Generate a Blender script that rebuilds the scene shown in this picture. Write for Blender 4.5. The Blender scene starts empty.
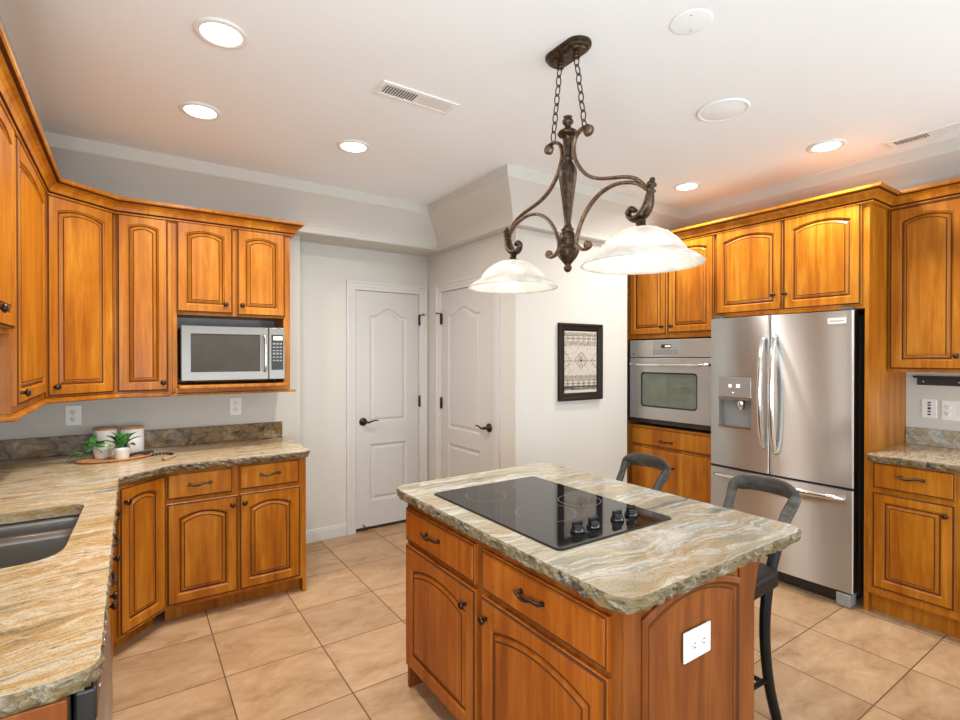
import bpy, bmesh, math, random
from mathutils import Vector, Matrix
from mathutils.geometry import tessellate_polygon
random.seed(7)
PI = math.pi
S = bpy.context.scene
COL = S.collection

# ------------------------------------------------------------------ camera
YAW = math.atan(349 / 513)
cd = bpy.data.cameras.new('camera'); cam = bpy.data.objects.new('camera', cd); COL.objects.link(cam)
cam.location = (0, 0, 1.47)
cam.rotation_euler = (PI / 2 - 3 / 513, 0, -YAW)
cd.sensor_fit = 'HORIZONTAL'; cd.sensor_width = 36; cd.lens = 513 / 960 * 36; cd.clip_start = .02
S.camera = cam
# ------------------------------------------------------------------ exposure
S.view_settings.view_transform = 'Standard'; S.view_settings.look = 'None'
S.view_settings.gamma = 1; S.view_settings.use_curve_mapping = False
S.view_settings.exposure = 0.19
# ------------------------------------------------------------------ world
W = bpy.data.worlds.new('world'); S.world = W; W.use_nodes = True
W.node_tree.nodes['Background'].inputs[0].default_value = (.9, .95, 1, 1)
W.node_tree.nodes['Background'].inputs[1].default_value = 1.0
# ------------------------------------------------------------------ lights
def area(name, loc, rot, sx, sy, power, col=(1, 1, 1), spread=PI, shape='RECTANGLE'):
    l = bpy.data.lights.new(name, 'AREA'); l.shape = shape; l.size = sx
    if shape in ('RECTANGLE', 'ELLIPSE'): l.size_y = sy
    l.energy = power; l.color = col; l.spread = spread
    o = bpy.data.objects.new(name, l); COL.objects.link(o); o.location = loc; o.rotation_euler = rot
    return o
CANS = [(.283, 2.133), (.286, 2.86), (1.059, 2.846), (3.294, 1.317), (3.257, 2.183)]
# added fill lights out of view behind and beside the camera, tilted at the ceiling
area('rear_fill', (.02, -2.93, 1.20), (math.radians(131), 0, 0), 1.1, 1.7, 62, (.80, .91, 1))
area('rear_fill', (3.12, -2.93, 1.20), (math.radians(131), 0, 0), 1.3, 1.7, 66, (.80, .91, 1))
area('left_fill', (-.66, -.15, 1.30), (0, -math.radians(119), 0), 1.4, 2.0, 84, (.80, .91, 1))  # added fill from the left; the wall has no window there
area('right_fill', (4.09, -1.0, 1.25), (0, math.radians(128), 0), 1.4, 2.6, 50, (.80, .91, 1))  # added fill from the right, brightens the left ceiling; no opening behind it
for i, (x, y) in enumerate(CANS):
    area('can_light', (x, y, 2.655), (0, 0, 0), .13, .13, 14, (1, .95, .88), math.radians(160), 'DISK')

# ------------------------------------------------------------------ materials
def mat(name): 
    m = bpy.data.materials.new(name); m.use_nodes = True
    nt = m.node_tree; b = nt.nodes['Principled BSDF']
    return m, nt, b
def N(nt, t, **k):
    n = nt.nodes.new(t)
    for a, v in k.items():
        if a.startswith('i_'):
            n.inputs[a[2:].replace('_', ' ')].default_value = v
        else: setattr(n, a, v)
    return n
def L(nt, a, b): nt.links.new(a, b)
def simple(name, col, rough=.5, metal=0., bump=0., bscale=200, **kw):
    m, nt, b = mat(name)
    b.inputs['Base Color'].default_value = (*col, 1); b.inputs['Roughness'].default_value = rough
    b.inputs['Metallic'].default_value = metal
    for k, v in kw.items(): b.inputs[k.replace('_', ' ')].default_value = v
    tc = N(nt, 'ShaderNodeTexCoord')
    no = N(nt, 'ShaderNodeTexNoise', i_Scale=bscale, i_Detail=3.)
    L(nt, tc.outputs['Object'], no.inputs['Vector'])
    mr = N(nt, 'ShaderNodeMapRange'); mr.inputs[3].default_value = max(0, rough - .04); mr.inputs[4].default_value = min(1, rough + .04)
    L(nt, no.outputs[0], mr.inputs[0]); L(nt, mr.outputs[0], b.inputs['Roughness'])
    if bump:
        bp = N(nt, 'ShaderNodeBump', i_Strength=bump, i_Distance=.002); L(nt, no.outputs[0], bp.inputs['Height']); L(nt, bp.outputs[0], b.inputs['Normal'])
    return m
def ramp(nt, stops):
    r = N(nt, 'ShaderNodeValToRGB'); e = r.color_ramp.elements
    while len(e) > 2: e.remove(e[-1])
    for i, (p, c) in enumerate(stops):
        if i < 2: q = e[i]; q.position = p
        else: q = e.new(p)
        q.color = (*c, 1)
    return r
def pos(nt): return N(nt, 'ShaderNodeNewGeometry').outputs['Position']
def mapping(nt, src, rot=(0, 0, 0), sc=(1, 1, 1), loc=(0, 0, 0)):
    m = N(nt, 'ShaderNodeMapping'); L(nt, src, m.inputs[0])
    m.inputs['Rotation'].default_value = rot; m.inputs['Scale'].default_value = sc; m.inputs['Location'].default_value = loc
    return m.outputs[0]
def wood(name, dark, mid, light, rough=.34, grain=(26, 26, 1.6), coat=.03):
    m, nt, b = mat(name)
    p = pos(nt)
    n1 = N(nt, 'ShaderNodeTexNoise', i_Scale=1., i_Detail=6., i_Roughness=.62, i_Distortion=.6); L(nt, mapping(nt, p, sc=grain), n1.inputs['Vector'])
    n2 = N(nt, 'ShaderNodeTexNoise', i_Scale=1., i_Detail=3.); L(nt, mapping(nt, p, sc=(5, 5, 2.2)), n2.inputs['Vector'])
    n3 = N(nt, 'ShaderNodeTexNoise', i_Scale=1., i_Detail=2.); L(nt, mapping(nt, p, sc=(170, 170, 14)), n3.inputs['Vector'])
    a = N(nt, 'ShaderNodeMath', operation='MULTIPLY_ADD'); L(nt, n1.outputs[0], a.inputs[0]); a.inputs[1].default_value = .55
    c = N(nt, 'ShaderNodeMath', operation='MULTIPLY_ADD'); L(nt, n2.outputs[0], c.inputs[0]); c.inputs[1].default_value = .42; 
    d = N(nt, 'ShaderNodeMath', operation='MULTIPLY'); L(nt, n3.outputs[0], d.inputs[0]); d.inputs[1].default_value = .12
    L(nt, d.outputs[0], c.inputs[2]); L(nt, c.outputs[0], a.inputs[2])
    r = ramp(nt, [(.40, dark), (.54, mid), (.69, light)]); L(nt, a.outputs[0], r.inputs[0]); L(nt, r.outputs[0], b.inputs['Base Color'])
    b.inputs['Specular IOR Level'].default_value = .24; b.inputs['Roughness'].default_value = rough; b.inputs['Coat Weight'].default_value = coat; b.inputs['Coat Roughness'].default_value = .25
    bp = N(nt, 'ShaderNodeBump', i_Strength=.08, i_Distance=.001); L(nt, n3.outputs[0], bp.inputs['Height']); L(nt, bp.outputs[0], b.inputs['Normal'])
    return m
def granite(name, ang, stops, sx=3., sy=14., vein=(.75, .70, .60), spk=(.05, .035, .02), off=(0, 0, 0), rough=.16, vamt=.6):
    m, nt, b = mat(name)
    p = pos(nt)
    w = N(nt, 'ShaderNodeTexNoise', i_Scale=2.2, i_Detail=4.); L(nt, p, w.inputs['Vector'])
    mx = N(nt, 'ShaderNodeVectorMath', operation='MULTIPLY_ADD'); L(nt, w.outputs['Color'], mx.inputs[0]); mx.inputs[1].default_value = (.22, .22, .22); L(nt, p, mx.inputs[2])
    rp = mapping(nt, mx.outputs[0], rot=(0, 0, ang)); rp2 = mapping(nt, mx.outputs[0], rot=(0, 0, ang + .10))
    q = mapping(nt, rp, sc=(sx, sy, sy), loc=off)
    n1 = N(nt, 'ShaderNodeTexNoise', i_Scale=1., i_Detail=8., i_Roughness=.60, i_Distortion=.7); L(nt, q, n1.inputs['Vector'])
    r = ramp(nt, stops); L(nt, n1.outputs[0], r.inputs[0])
    # pale veins along the flow
    q2 = mapping(nt, rp2, sc=(sx * .55, sy * .8, sy), loc=(3.1, 7.7, 0))
    n2 = N(nt, 'ShaderNodeTexNoise', i_Scale=1., i_Detail=5., i_Roughness=.6, i_Distortion=1.1); L(nt, q2, n2.inputs['Vector'])
    rv = ramp(nt, [(.47, (0, 0, 0)), (.505, (1, 1, 1)), (.54, (0, 0, 0))]); L(nt, n2.outputs[0], rv.inputs[0])
    ml = N(nt, 'ShaderNodeMath', operation='MULTIPLY'); L(nt, rv.outputs[0], ml.inputs[0]); ml.inputs[1].default_value = vamt
    m1 = N(nt, 'ShaderNodeMix', data_type='RGBA'); L(nt, ml.outputs[0], m1.inputs[0]); L(nt, r.outputs[0], m1.inputs[6]); m1.inputs[7].default_value = (*vein, 1)
    # dark flecks
    n3 = N(nt, 'ShaderNodeTexNoise', i_Scale=1., i_Detail=5., i_Roughness=.75); L(nt, mapping(nt, rp, sc=(22, 60, 60)), n3.inputs['Vector'])
    rs = ramp(nt, [(.58, (0, 0, 0)), (.68, (1, 1, 1))]); L(nt, n3.outputs[0], rs.inputs[0])
    ms = N(nt, 'ShaderNodeMath', operation='MULTIPLY'); L(nt, rs.outputs[0], ms.inputs[0]); ms.inputs[1].default_value = .7
    m2 = N(nt, 'ShaderNodeMix', data_type='RGBA'); L(nt, ms.outputs[0], m2.inputs[0]); L(nt, m1.outputs[2], m2.inputs[6]); m2.inputs[7].default_value = (*spk, 1)
    # fine crystal grain
    n4 = N(nt, 'ShaderNodeTexNoise', i_Scale=210., i_Detail=3., i_Roughness=.7); L(nt, p, n4.inputs['Vector'])
    mr = N(nt, 'ShaderNodeMapRange'); mr.inputs[1].default_value = .3; mr.inputs[2].default_value = .7; mr.inputs[3].default_value = .72; mr.inputs[4].default_value = 1.24; L(nt, n4.outputs[0], mr.inputs[0])
    m3 = N(nt, 'ShaderNodeVectorMath', operation='SCALE'); L(nt, m2.outputs[2], m3.inputs[0]); L(nt, mr.outputs[0], m3.inputs['Scale'])
    L(nt, m3.outputs[0], b.inputs['Base Color']); b.inputs['Roughness'].default_value = rough
    return m
M = {}
M['wood'] = wood('honey_maple', (.250, .066, .0035), (.375, .122, .006), (.50, .205, .020))
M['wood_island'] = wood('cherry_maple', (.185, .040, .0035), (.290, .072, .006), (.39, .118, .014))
M['wood_panel'] = wood('dark_cherry_stain_and_shade', (.115, .028, .005), (.185, .048, .0075), (.265, .080, .014))  # dark stain of the end panels; on the island frame also painted shade
M['glaze_shade'] = simple('dark_glaze_and_shade', (.085, .026, .006), .65, Specular_IOR_Level=.2)  # real glaze in door grooves; painted shadow lines on the crowns
M['wall'] = simple('wall_paint', (.585, .565, .515), .85, bump=.25, bscale=60)
M['ceil'] = simple('ceiling_paint', (.835, .86, .87), .9, bump=.45, bscale=26)
M['trimw'] = simple('white_trim', (.60, .58, .555), .42)
M['doorw'] = simple('door_paint', (.55, .53, .505), .38)
M['white'] = simple('white_plastic', (.78, .77, .74), .35)
M['whiteceramic'] = simple('white_ceramic', (.80, .79, .77), .25)
M['slot'] = simple('dark_slot', (.02, .02, .02), .5)
M['black'] = simple('black_paint', (.012, .012, .012), .35)
M['blackgloss'] = simple('black_gloss', (.008, .008, .009), .08)
M['bronze'] = simple('oil_rubbed_bronze', (.055, .036, .024), .34, .85)
M['bronzegold'] = simple('brushed_bronze', (.165, .105, .066), .42, .75, bump=.4, bscale=90)
M['darkbronze'] = simple('dark_bronze', (.05, .032, .02), .40, .7, bump=.5, bscale=60)
def bronze(name, c0, c1, rough, metal):
    m, nt, b = mat(name); n = N(nt, 'ShaderNodeTexNoise', i_Scale=60., i_Detail=4., i_Roughness=.7); L(nt, pos(nt), n.inputs['Vector'])
    r_ = ramp(nt, [(.36, c0), (.70, c1)]); L(nt, n.outputs[0], r_.inputs[0]); L(nt, r_.outputs[0], b.inputs['Base Color'])
    b.inputs['Roughness'].default_value = rough; b.inputs['Metallic'].default_value = metal
    bp = N(nt, 'ShaderNodeBump', i_Strength=.5, i_Distance=.002); L(nt, n.outputs[0], bp.inputs['Height']); L(nt, bp.outputs[0], b.inputs['Normal'])
    return m
M['darkbronze'] = bronze('dark_bronze_patina', (.030, .020, .013), (.125, .080, .050), .36, .8)
M['bronzegold'] = bronze('rubbed_bronze_patina', (.095, .058, .036), (.27, .18, .115), .38, .8)
M['seat'] = simple('black_seat', (.010, .009, .008), .5, Specular_IOR_Level=.25)
M['stoolleg'] = simple('black_wood', (.007, .0065, .006), .45, Specular_IOR_Level=.22)
M['stool'] = wood('weathered_charcoal', (.030, .027, .024), (.062, .057, .051), (.13, .12, .105), rough=.42, grain=(40, 8, 40), coat=0)
M['chrome'] = simple('polished_steel', (.72, .71, .69), .16, 1.)
M['grey'] = simple('grey_plastic', (.27, .265, .26), .4)
M['dgrey'] = simple('dark_grey_plastic', (.07, .07, .07), .4)
M['lid'] = wood('lid_wood', (.33, .16, .06), (.45, .24, .10), (.55, .32, .15), grain=(5, 60, 60))
M['tray'] = wood('acacia_tray', (.30, .12, .035), (.50, .24, .08), (.62, .34, .13), grain=(6, 60, 60))
M['bead'] = simple('dark_bead', (.02, .018, .016), .4)
M['jute'] = simple('jute', (.36, .23, .12), .8, bump=.6)
M['soil'] = simple('soil', (.03, .02, .012), .9, bump=.8)
M['leaf'] = simple('leaf_green', (.055, .25, .06), .4)
M['leafl'] = simple('leaf_light_green', (.20, .42, .12), .4)
M['leafd'] = simple('leaf_dark_green', (.018, .10, .028), .4)
M['leafy'] = simple('leaf_yellow', (.42, .40, .14), .5)
M['stem'] = simple('stem', (.10, .06, .02), .6)
M['frame'] = simple('dark_walnut_frame', (.016, .009, .006), .45, Specular_IOR_Level=.25)
M['paper'] = simple('cream_weave', (.50, .455, .38), .8)
M['ink1'] = simple('brown_weave', (.17, .135, .11), .8)
M['ink2'] = simple('taupe_weave', (.34, .305, .255), .8)
M['ink3'] = simple('black_weave', (.055, .045, .04), .8)
M['sink'] = simple('sink_steel', (.30, .285, .265), .30, .85)
M['lens'] = None
def emis(name, col, st):
    m, nt, b = mat(name); b.inputs['Base Color'].default_value = (.8, .8, .8, 1)
    b.inputs['Emission Color'].default_value = (*col, 1); b.inputs['Emission Strength'].default_value = st
    return m
M['lens'] = emis('lamp_lens', (1, .93, .80), 5.5)
M['bulb'] = emis('lamp_bulb', (1, .94, .82), 5.)
M['lcd'] = emis('lcd_green', (.55, .9, .15), .8)
M['lcdb'] = emis('lcd_blue', (.35, .5, .9), .5)
M['led'] = emis('led_white', (1, 1, 1), 1.5)
# stainless: horizontally brushed sheet, so reflections stretch upright
def steel(name, col, rough, aniso=.75, rot=.0, bands=True):
    m, nt, b = mat(name); p = pos(nt)
    b.inputs['Metallic'].default_value = 1; b.inputs['Base Color'].default_value = (*col, 1)
    n = N(nt, 'ShaderNodeTexNoise', i_Scale=1., i_Detail=4.); L(nt, mapping(nt, p, sc=(4, 4, 700)), n.inputs['Vector'])
    mr = N(nt, 'ShaderNodeMapRange'); mr.inputs[3].default_value = rough - .06; mr.inputs[4].default_value = rough + .06
    L(nt, n.outputs[0], mr.inputs[0]); L(nt, mr.outputs[0], b.inputs['Roughness'])
    b.inputs['Anisotropic'].default_value = aniso; b.inputs['Anisotropic Rotation'].default_value = rot
    t = N(nt, 'ShaderNodeTangent', direction_type='RADIAL', axis='Z'); L(nt, t.outputs[0], b.inputs['Tangent'])
    return m
M['steel'] = steel('brushed_stainless', (.58, .585, .58), .36, 1., .25)
M['steelo'] = steel('oven_stainless', (.52, .50, .47), .36)
M['mwsteel'] = steel('microwave_stainless', (.25, .235, .21), .40)
def glass_dark(name, col):
    m, nt, b = mat(name)
    n = N(nt, 'ShaderNodeTexNoise', i_Scale=9., i_Detail=2.); L(nt, pos(nt), n.inputs['Vector'])
    r = ramp(nt, [(.3, tuple(c * .9 for c in col)), (.7, tuple(c * 1.1 for c in col))]); L(nt, n.outputs[0], r.inputs[0]); L(nt, r.outputs[0], b.inputs['Base Color'])
    b.inputs['Roughness'].default_value = .05; b.inputs['Specular IOR Level'].default_value = .6
    return m
M['ovenglass'] = glass_dark('oven_glass', (.13, .145, .105))
M['mwglass'] = glass_dark('microwave_glass', (.055, .050, .045))
M['cookglass'] = glass_dark('ceramic_glass', (.006, .006, .007))
# alabaster glass shade
def shade_mat():
    m = bpy.data.materials.new('alabaster_glass'); m.use_nodes = True; nt = m.node_tree; nt.nodes.clear()
    o = N(nt, 'ShaderNodeOutputMaterial'); p = pos(nt)
    n = N(nt, 'ShaderNodeTexNoise', i_Scale=11., i_Detail=5., i_Distortion=1.2); L(nt, p, n.inputs['Vector'])
    r = ramp(nt, [(.35, (.70, .665, .61)), (.6, (.88, .86, .83))]); L(nt, n.outputs[0], r.inputs[0])
    d = N(nt, 'ShaderNodeBsdfPrincipled'); L(nt, r.outputs[0], d.inputs['Base Color']); d.inputs['Roughness'].default_value = .3
    t = N(nt, 'ShaderNodeBsdfTranslucent'); L(nt, r.outputs[0], t.inputs[0])
    mx = N(nt, 'ShaderNodeMixShader'); mx.inputs[0].default_value = .5; L(nt, d.outputs[0], mx.inputs[1]); L(nt, t.outputs[0], mx.inputs[2])
    L(nt, mx.outputs[0], o.inputs[0]); return m
M['shade'] = shade_mat()
# floor tile
def floor_mat():
    m, nt, b = mat('travertine_tile'); p = pos(nt)
    sp = N(nt, 'ShaderNodeSeparateXYZ'); L(nt, p, sp.inputs[0])
    PX, PY = .4465, .4375
    def cell(out, o, P):
        a = N(nt, 'ShaderNodeMath', operation='ADD'); L(nt, out, a.inputs[0]); a.inputs[1].default_value = -o + 50 * P
        d = N(nt, 'ShaderNodeMath', operation='DIVIDE'); L(nt, a.outputs[0], d.inputs[0]); d.inputs[1].default_value = P
        fl = N(nt, 'ShaderNodeMath', operation='FLOOR'); L(nt, d.outputs[0], fl.inputs[0])
        fr = N(nt, 'ShaderNodeMath', operation='FRACT'); L(nt, d.outputs[0], fr.inputs[0])
        pp = N(nt, 'ShaderNodeMath', operation='PINGPONG'); L(nt, d.outputs[0], pp.inputs[0]); pp.inputs[1].default_value = .5
        return fl.outputs[0], pp.outputs[0]
    fx, gx = cell(sp.outputs[0], .352, PX); fy, gy = cell(sp.outputs[1], 3.036, PY)
    mn = N(nt, 'ShaderNodeMath', operation='MINIMUM'); L(nt, gx, mn.inputs[0]); L(nt, gy, mn.inputs[1])
    gm = N(nt, 'ShaderNodeMapRange'); gm.inputs[1].default_value = .0042; gm.inputs[2].default_value = .0085; L(nt, mn.outputs[0], gm.inputs[0])
    cb = N(nt, 'ShaderNodeCombineXYZ'); L(nt, fx, cb.inputs[0]); L(nt, fy, cb.inputs[1])
    wn = N(nt, 'ShaderNodeTexWhiteNoise', noise_dimensions='2D'); L(nt, cb.outputs[0], wn.inputs[0])
    sh = N(nt, 'ShaderNodeVectorMath', operation='MULTIPLY_ADD'); L(nt, wn.outputs['Color'], sh.inputs[0]); sh.inputs[1].default_value = (9, 9, 9); L(nt, p, sh.inputs[2])
    n1 = N(nt, 'ShaderNodeTexNoise', i_Scale=1., i_Detail=7., i_Roughness=.72, i_Distortion=.5); L(nt, mapping(nt, sh.outputs[0], rot=(0, 0, .5), sc=(4, 8, 4)), n1.inputs['Vector'])
    r = ramp(nt, [(.28, (.25, .135, .066)), (.45, (.40, .245, .130)), (.60, (.475, .305, .175)), (.78, (.57, .405, .265))]); L(nt, n1.outputs[0], r.inputs[0])
    bw = N(nt, 'ShaderNodeMapRange'); bw.inputs[3].default_value = .90; bw.inputs[4].default_value = 1.08; L(nt, wn.outputs[0], bw.inputs[0])
    sc = N(nt, 'ShaderNodeVectorMath', operation='SCALE'); L(nt, r.outputs[0], sc.inputs[0]); L(nt, bw.outputs[0], sc.inputs['Scale'])
    mx = N(nt, 'ShaderNodeMix', data_type='RGBA'); L(nt, gm.outputs[0], mx.inputs[0]); mx.inputs[6].default_value = (.13, .065, .033, 1); L(nt, sc.outputs[0], mx.inputs[7])
    L(nt, mx.outputs[2], b.inputs['Base Color'])
    rr = N(nt, 'ShaderNodeMapRange'); rr.inputs[3].default_value = .8; rr.inputs[4].default_value = .36; L(nt, gm.outputs[0], rr.inputs[0]); L(nt, rr.outputs[0], b.inputs['Roughness'])
    b.inputs['Specular IOR Level'].default_value = .35
    ad = N(nt, 'ShaderNodeMath', operation='MULTIPLY_ADD'); L(nt, n1.outputs[0], ad.inputs[0]); ad.inputs[1].default_value = .3; L(nt, gm.outputs[0], ad.inputs[2])
    bp = N(nt, 'ShaderNodeBump', i_Strength=.35, i_Distance=.003); L(nt, ad.outputs[0], bp.inputs['Height']); L(nt, bp.outputs[0], b.inputs['Normal'])
    return m
M['floor'] = floor_mat()
GOLD = [(.30, (.085, .065, .04)), (.37, (.24, .195, .125)), (.43, (.46, .30, .125)), (.48, (.53, .43, .27)), (.53, (.42, .25, .09)), (.58, (.56, .48, .34)), (.64, (.30, .27, .21)), (.72, (.60, .55, .43))]
GREY = [(.30, (.15, .13, .095)), (.37, (.27, .255, .20)), (.43, (.345, .27, .16)), (.48, (.40, .365, .285)), (.53, (.33, .265, .165)), (.58, (.36, .365, .33)), (.65, (.46, .45, .40)), (.73, (.56, .555, .52))]
M['gran_l'] = granite('golden_granite', -.20, GOLD, 1.7, 9.5, vein=(.66, .60, .48), spk=(.06, .04, .022), vamt=.7)
M['gran_i'] = granite('grey_gold_granite', -.02, GREY, 1.5, 8., vein=(.64, .66, .64), spk=(.11, .095, .065), off=(2.3, .7, 0), vamt=.55)
EDGE = [(.3, (.02, .016, .008)), (.42, (.085, .062, .028)), (.52, (.19, .14, .062)), (.62, (.12, .08, .033)), (.74, (.34, .31, .24))]
M['gran_e'] = granite('split_granite_edge', .3, EDGE, 14., 16., vein=(.42, .40, .34), spk=(.015, .012, .008), rough=.5, vamt=.4)
SPL = [(.36, (.020, .012, .006)), (.43, (.085, .050, .023)), (.49, (.25, .155, .062)), (.54, (.12, .066, .022)), (.60, (.31, .21, .10)), (.68, (.38, .30, .18))]
M['gran_s'] = granite('brown_granite_splash', .2, SPL, 9., 13., vein=(.34, .25, .14), vamt=.3)

# ------------------------------------------------------------------ mesh helpers
ORG = {}
class Fr:
    def __init__(s, o, u, n): s.o = Vector(o); s.u = Vector(u).normalized(); s.n = Vector(n).normalized()
    def __call__(s, u, v, n=0.): return s.o + s.u * u + Vector((0, 0, v)) + s.n * n
class MB:
    def __init__(s): s.v = []; s.f = []; s.m = []; s.s = []
    def add(s, vs, fs, mi=0, sm=False):
        b = len(s.v); s.v += [Vector(v) for v in vs]
        for k, f in enumerate(fs):
            s.f.append([b + i for i in f]); s.m.append(mi[k] if isinstance(mi, list) else mi); s.s.append(sm)
    def box(s, a, c, mi=0):
        (x0, y0, z0), (x1, y1, z1) = a, c
        s.add([(x0, y0, z0), (x1, y0, z0), (x1, y1, z0), (x0, y1, z0), (x0, y0, z1), (x1, y0, z1), (x1, y1, z1), (x0, y1, z1)],
              [(0, 3, 2, 1), (4, 5, 6, 7), (0, 1, 5, 4), (1, 2, 6, 5), (2, 3, 7, 6), (3, 0, 4, 7)], mi)
    def fbox(s, F, u0, u1, v0, v1, n0, n1, mi=0):
        s.add([F(u, v, n) for n in (n0, n1) for u, v in ((u0, v0), (u1, v0), (u1, v1), (u0, v1))],
              [(3, 2, 1, 0), (4, 5, 6, 7), (0, 1, 5, 4), (1, 2, 6, 5), (2, 3, 7, 6), (3, 0, 4, 7)], mi)
    def loops(s, lps, cap0=True, cap1=True, mi=None, sm=False, closed=True):
        n = len(lps[0]); vs = [p for l in lps for p in l]; fs = []; ms = []
        for k in range(len(lps) - 1):
            for i in range(n if closed else n - 1):
                j = (i + 1) % n
                fs.append((k * n + i, k * n + j, (k + 1) * n + j, (k + 1) * n + i)); ms.append(mi[k] if mi else 0)
        if cap0: fs.append(tuple(range(n))[::-1]); ms.append(mi[0] if mi else 0)
        if cap1: fs.append(tuple((len(lps) - 1) * n + i for i in range(n))); ms.append(mi[-1] if mi else 0)
        s.add(vs, fs, ms, sm)
    def lathe(s, prof, c, axis=(0, 0, 1), n=20, mi=0, sm=True, caps=True, sx=1., sy=1.):
        c = Vector(c); ax = Vector(axis).normalized()
        a = ax.orthogonal().normalized() if abs(ax.z) < .99 else Vector((1, 0, 0)); b = ax.cross(a)
        lps = [[c + ax * z + a * (r * sx * math.cos(2 * PI * i / n)) + b * (r * sy * math.sin(2 * PI * i / n)) for i in range(n)] for r, z in prof]
        s.loops(lps, caps, caps, [mi] * len(lps), sm)
    def tube(s, pts, r, n=8, closed=False, mi=0, flat=(1, 1), ref=None, sm=True):
        P = [Vector(p) for p in pts]; k = len(P); rs = r if isinstance(r, (list, tuple)) else [r] * k
        T = [(P[(i + 1) % k] - P[i - 1] if closed else P[min(i + 1, k - 1)] - P[max(i - 1, 0)]).normalized() for i in range(k)]
        nrm = Vector(ref) if ref else T[0].orthogonal()
        lps = []
        for i in range(k):
            nn = nrm - T[i] * nrm.dot(T[i])
            if nn.length < 1e-5: nn = T[i].orthogonal()
            nn.normalize()
            if not ref: nrm = nn
            bb = T[i].cross(nn)
            lps.append([P[i] + nn * (math.cos(2 * PI * j / n) * rs[i] * flat[0]) + bb * (math.sin(2 * PI * j / n) * rs[i] * flat[1]) for j in range(n)])
        if closed: lps.append(lps[0])
        s.loops(lps, not closed, not closed, [mi] * len(lps), sm)
    def prism(s, outline, z0, z1, mi=0, sm=False):
        s.loops([[(x, y, z0) for x, y in outline], [(x, y, z1) for x, y in outline]], True, True, [mi, mi], sm)
    def sphere(s, c, r, n=10, mi=0, sz=1.):
        s.lathe([(max(.0005, r * math.sin(PI * i / 8)), -r * sz * math.cos(PI * i / 8)) for i in range(9)], c, n=n, mi=mi)
    def sweep(s, path, prof, mi=0, closed_prof=True, seg_mi=None):
        P = [Vector((x, y)) for x, y in path]; k = len(P); lps = []
        for i in range(k):
            d0 = (P[i] - P[i - 1]).normalized() if i else None; d1 = (P[i + 1] - P[i]).normalized() if i < k - 1 else None
            ns = [Vector((d.y, -d.x)) for d in (d0, d1) if d is not None]
            if len(ns) == 2:
                b = (ns[0] + ns[1]).normalized(); sc = 1 / max(.2, b.dot(ns[0]))
            else: b = ns[0]; sc = 1
            lps.append([Vector((P[i].x + b.x * sc * d, P[i].y + b.y * sc * d, z)) for d, z in prof])
        m0 = len(s.m); s.loops(lps, closed_prof, closed_prof, [mi] * k, False, closed_prof)
        if seg_mi:
            n = len(prof)
            for q in range((k - 1) * n): s.m[m0 + q] = seg_mi.get(q % n, mi)
    def build(s, name, mats, parent=None, bevel=0, seg=2, org=None, sub=0, label=None, smooth_angle=None):
        if parent is not None: og = ORG[parent.name]
        elif org is not None: og = Vector(org)
        else:
            xs = [v.x for v in s.v]; ys = [v.y for v in s.v]; zs = [v.z for v in s.v]
            og = Vector(((min(xs) + max(xs)) / 2, (min(ys) + max(ys)) / 2, min(zs)))
        me = bpy.data.meshes.new(name); me.from_pydata([v - og for v in s.v], [], s.f)
        ml = mats if isinstance(mats, (list, tuple)) else [mats]
        for m in ml: me.materials.append(M[m] if isinstance(m, str) else m)
        for p, mi, sm in zip(me.polygons, s.m, s.s): p.material_index = mi; p.use_smooth = sm
        bm = bmesh.new(); bm.from_mesh(me); bmesh.ops.recalc_face_normals(bm, faces=bm.faces); bm.to_mesh(me); bm.free()
        o = bpy.data.objects.new(name, me); COL.objects.link(o)
        if parent is not None: o.parent = parent
        else: o.location = og
        ORG[o.name] = og
        if bevel:
            md = o.modifiers.new('bevel', 'BEVEL'); md.width = bevel; md.segments = seg; md.limit_method = 'ANGLE'; md.angle_limit = .6
        if sub:
            md = o.modifiers.new('sub', 'SUBSURF'); md.levels = sub; md.render_levels = sub
        if label: o['label'] = label
        return o
def tag(o, label, cat, group=None):
    o['label'] = label; o['category'] = cat
    if group: o['group'] = group
    return o
def thing(name, label, cat, loc, group=None):
    o = bpy.data.objects.new(name, None); COL.objects.link(o); o.location = loc; o.empty_display_size = .05
    ORG[o.name] = Vector(loc); return tag(o, label, cat, group)
def struct(o): o['kind'] = 'structure'; return o
def copy_thing(src, delta, label, rz=0):
    def rec(o, par):
        c = o.copy(); COL.objects.link(c)
        if par is not None: c.parent = par
        for ch in list(o.children): rec(ch, c)
        return c
    r = rec(src, None); r.location = Vector(src.location) + Vector(delta); r.rotation_euler = (0, 0, rz); r['label'] = label
    return r
def catmull(P, k=6, closed=False):
    P = [Vector(p) for p in P]; n = len(P); out = []
    for i in range(n if closed else n - 1):
        g = lambda j: P[j % n] if closed else P[min(max(j, 0), n - 1)]
        p0, p1, p2, p3 = g(i - 1), g(i), g(i + 1), g(i + 2)
        for t in range(k):
            u = t / k
            out.append(.5 * ((2 * p1) + (p2 - p0) * u + (2 * p0 - 5 * p1 + 4 * p2 - p3) * u * u + (3 * p1 - p0 - 3 * p2 + p3) * u ** 3))
    if not closed: out.append(P[-1])
    return out
def rounded(pts, rad, k=6):
    """round each corner of a plan polygon; rad: number or list"""
    out = []; n = len(pts)
    for i in range(n):
        p = Vector(pts[i]); a = Vector(pts[i - 1]); b = Vector(pts[(i + 1) % n]); r = rad[i] if isinstance(rad, list) else rad
        if r <= 0: out.append((p.x, p.y)); continue
        da = (a - p).normalized(); db = (b - p).normalized(); p0 = p + da * r; p1 = p + db * r
        for t in range(k + 1):
            u = t / k; q = p0 * (1 - u) ** 2 + p * 2 * u * (1 - u) + p1 * u * u; out.append((q.x, q.y))
    return out

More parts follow.
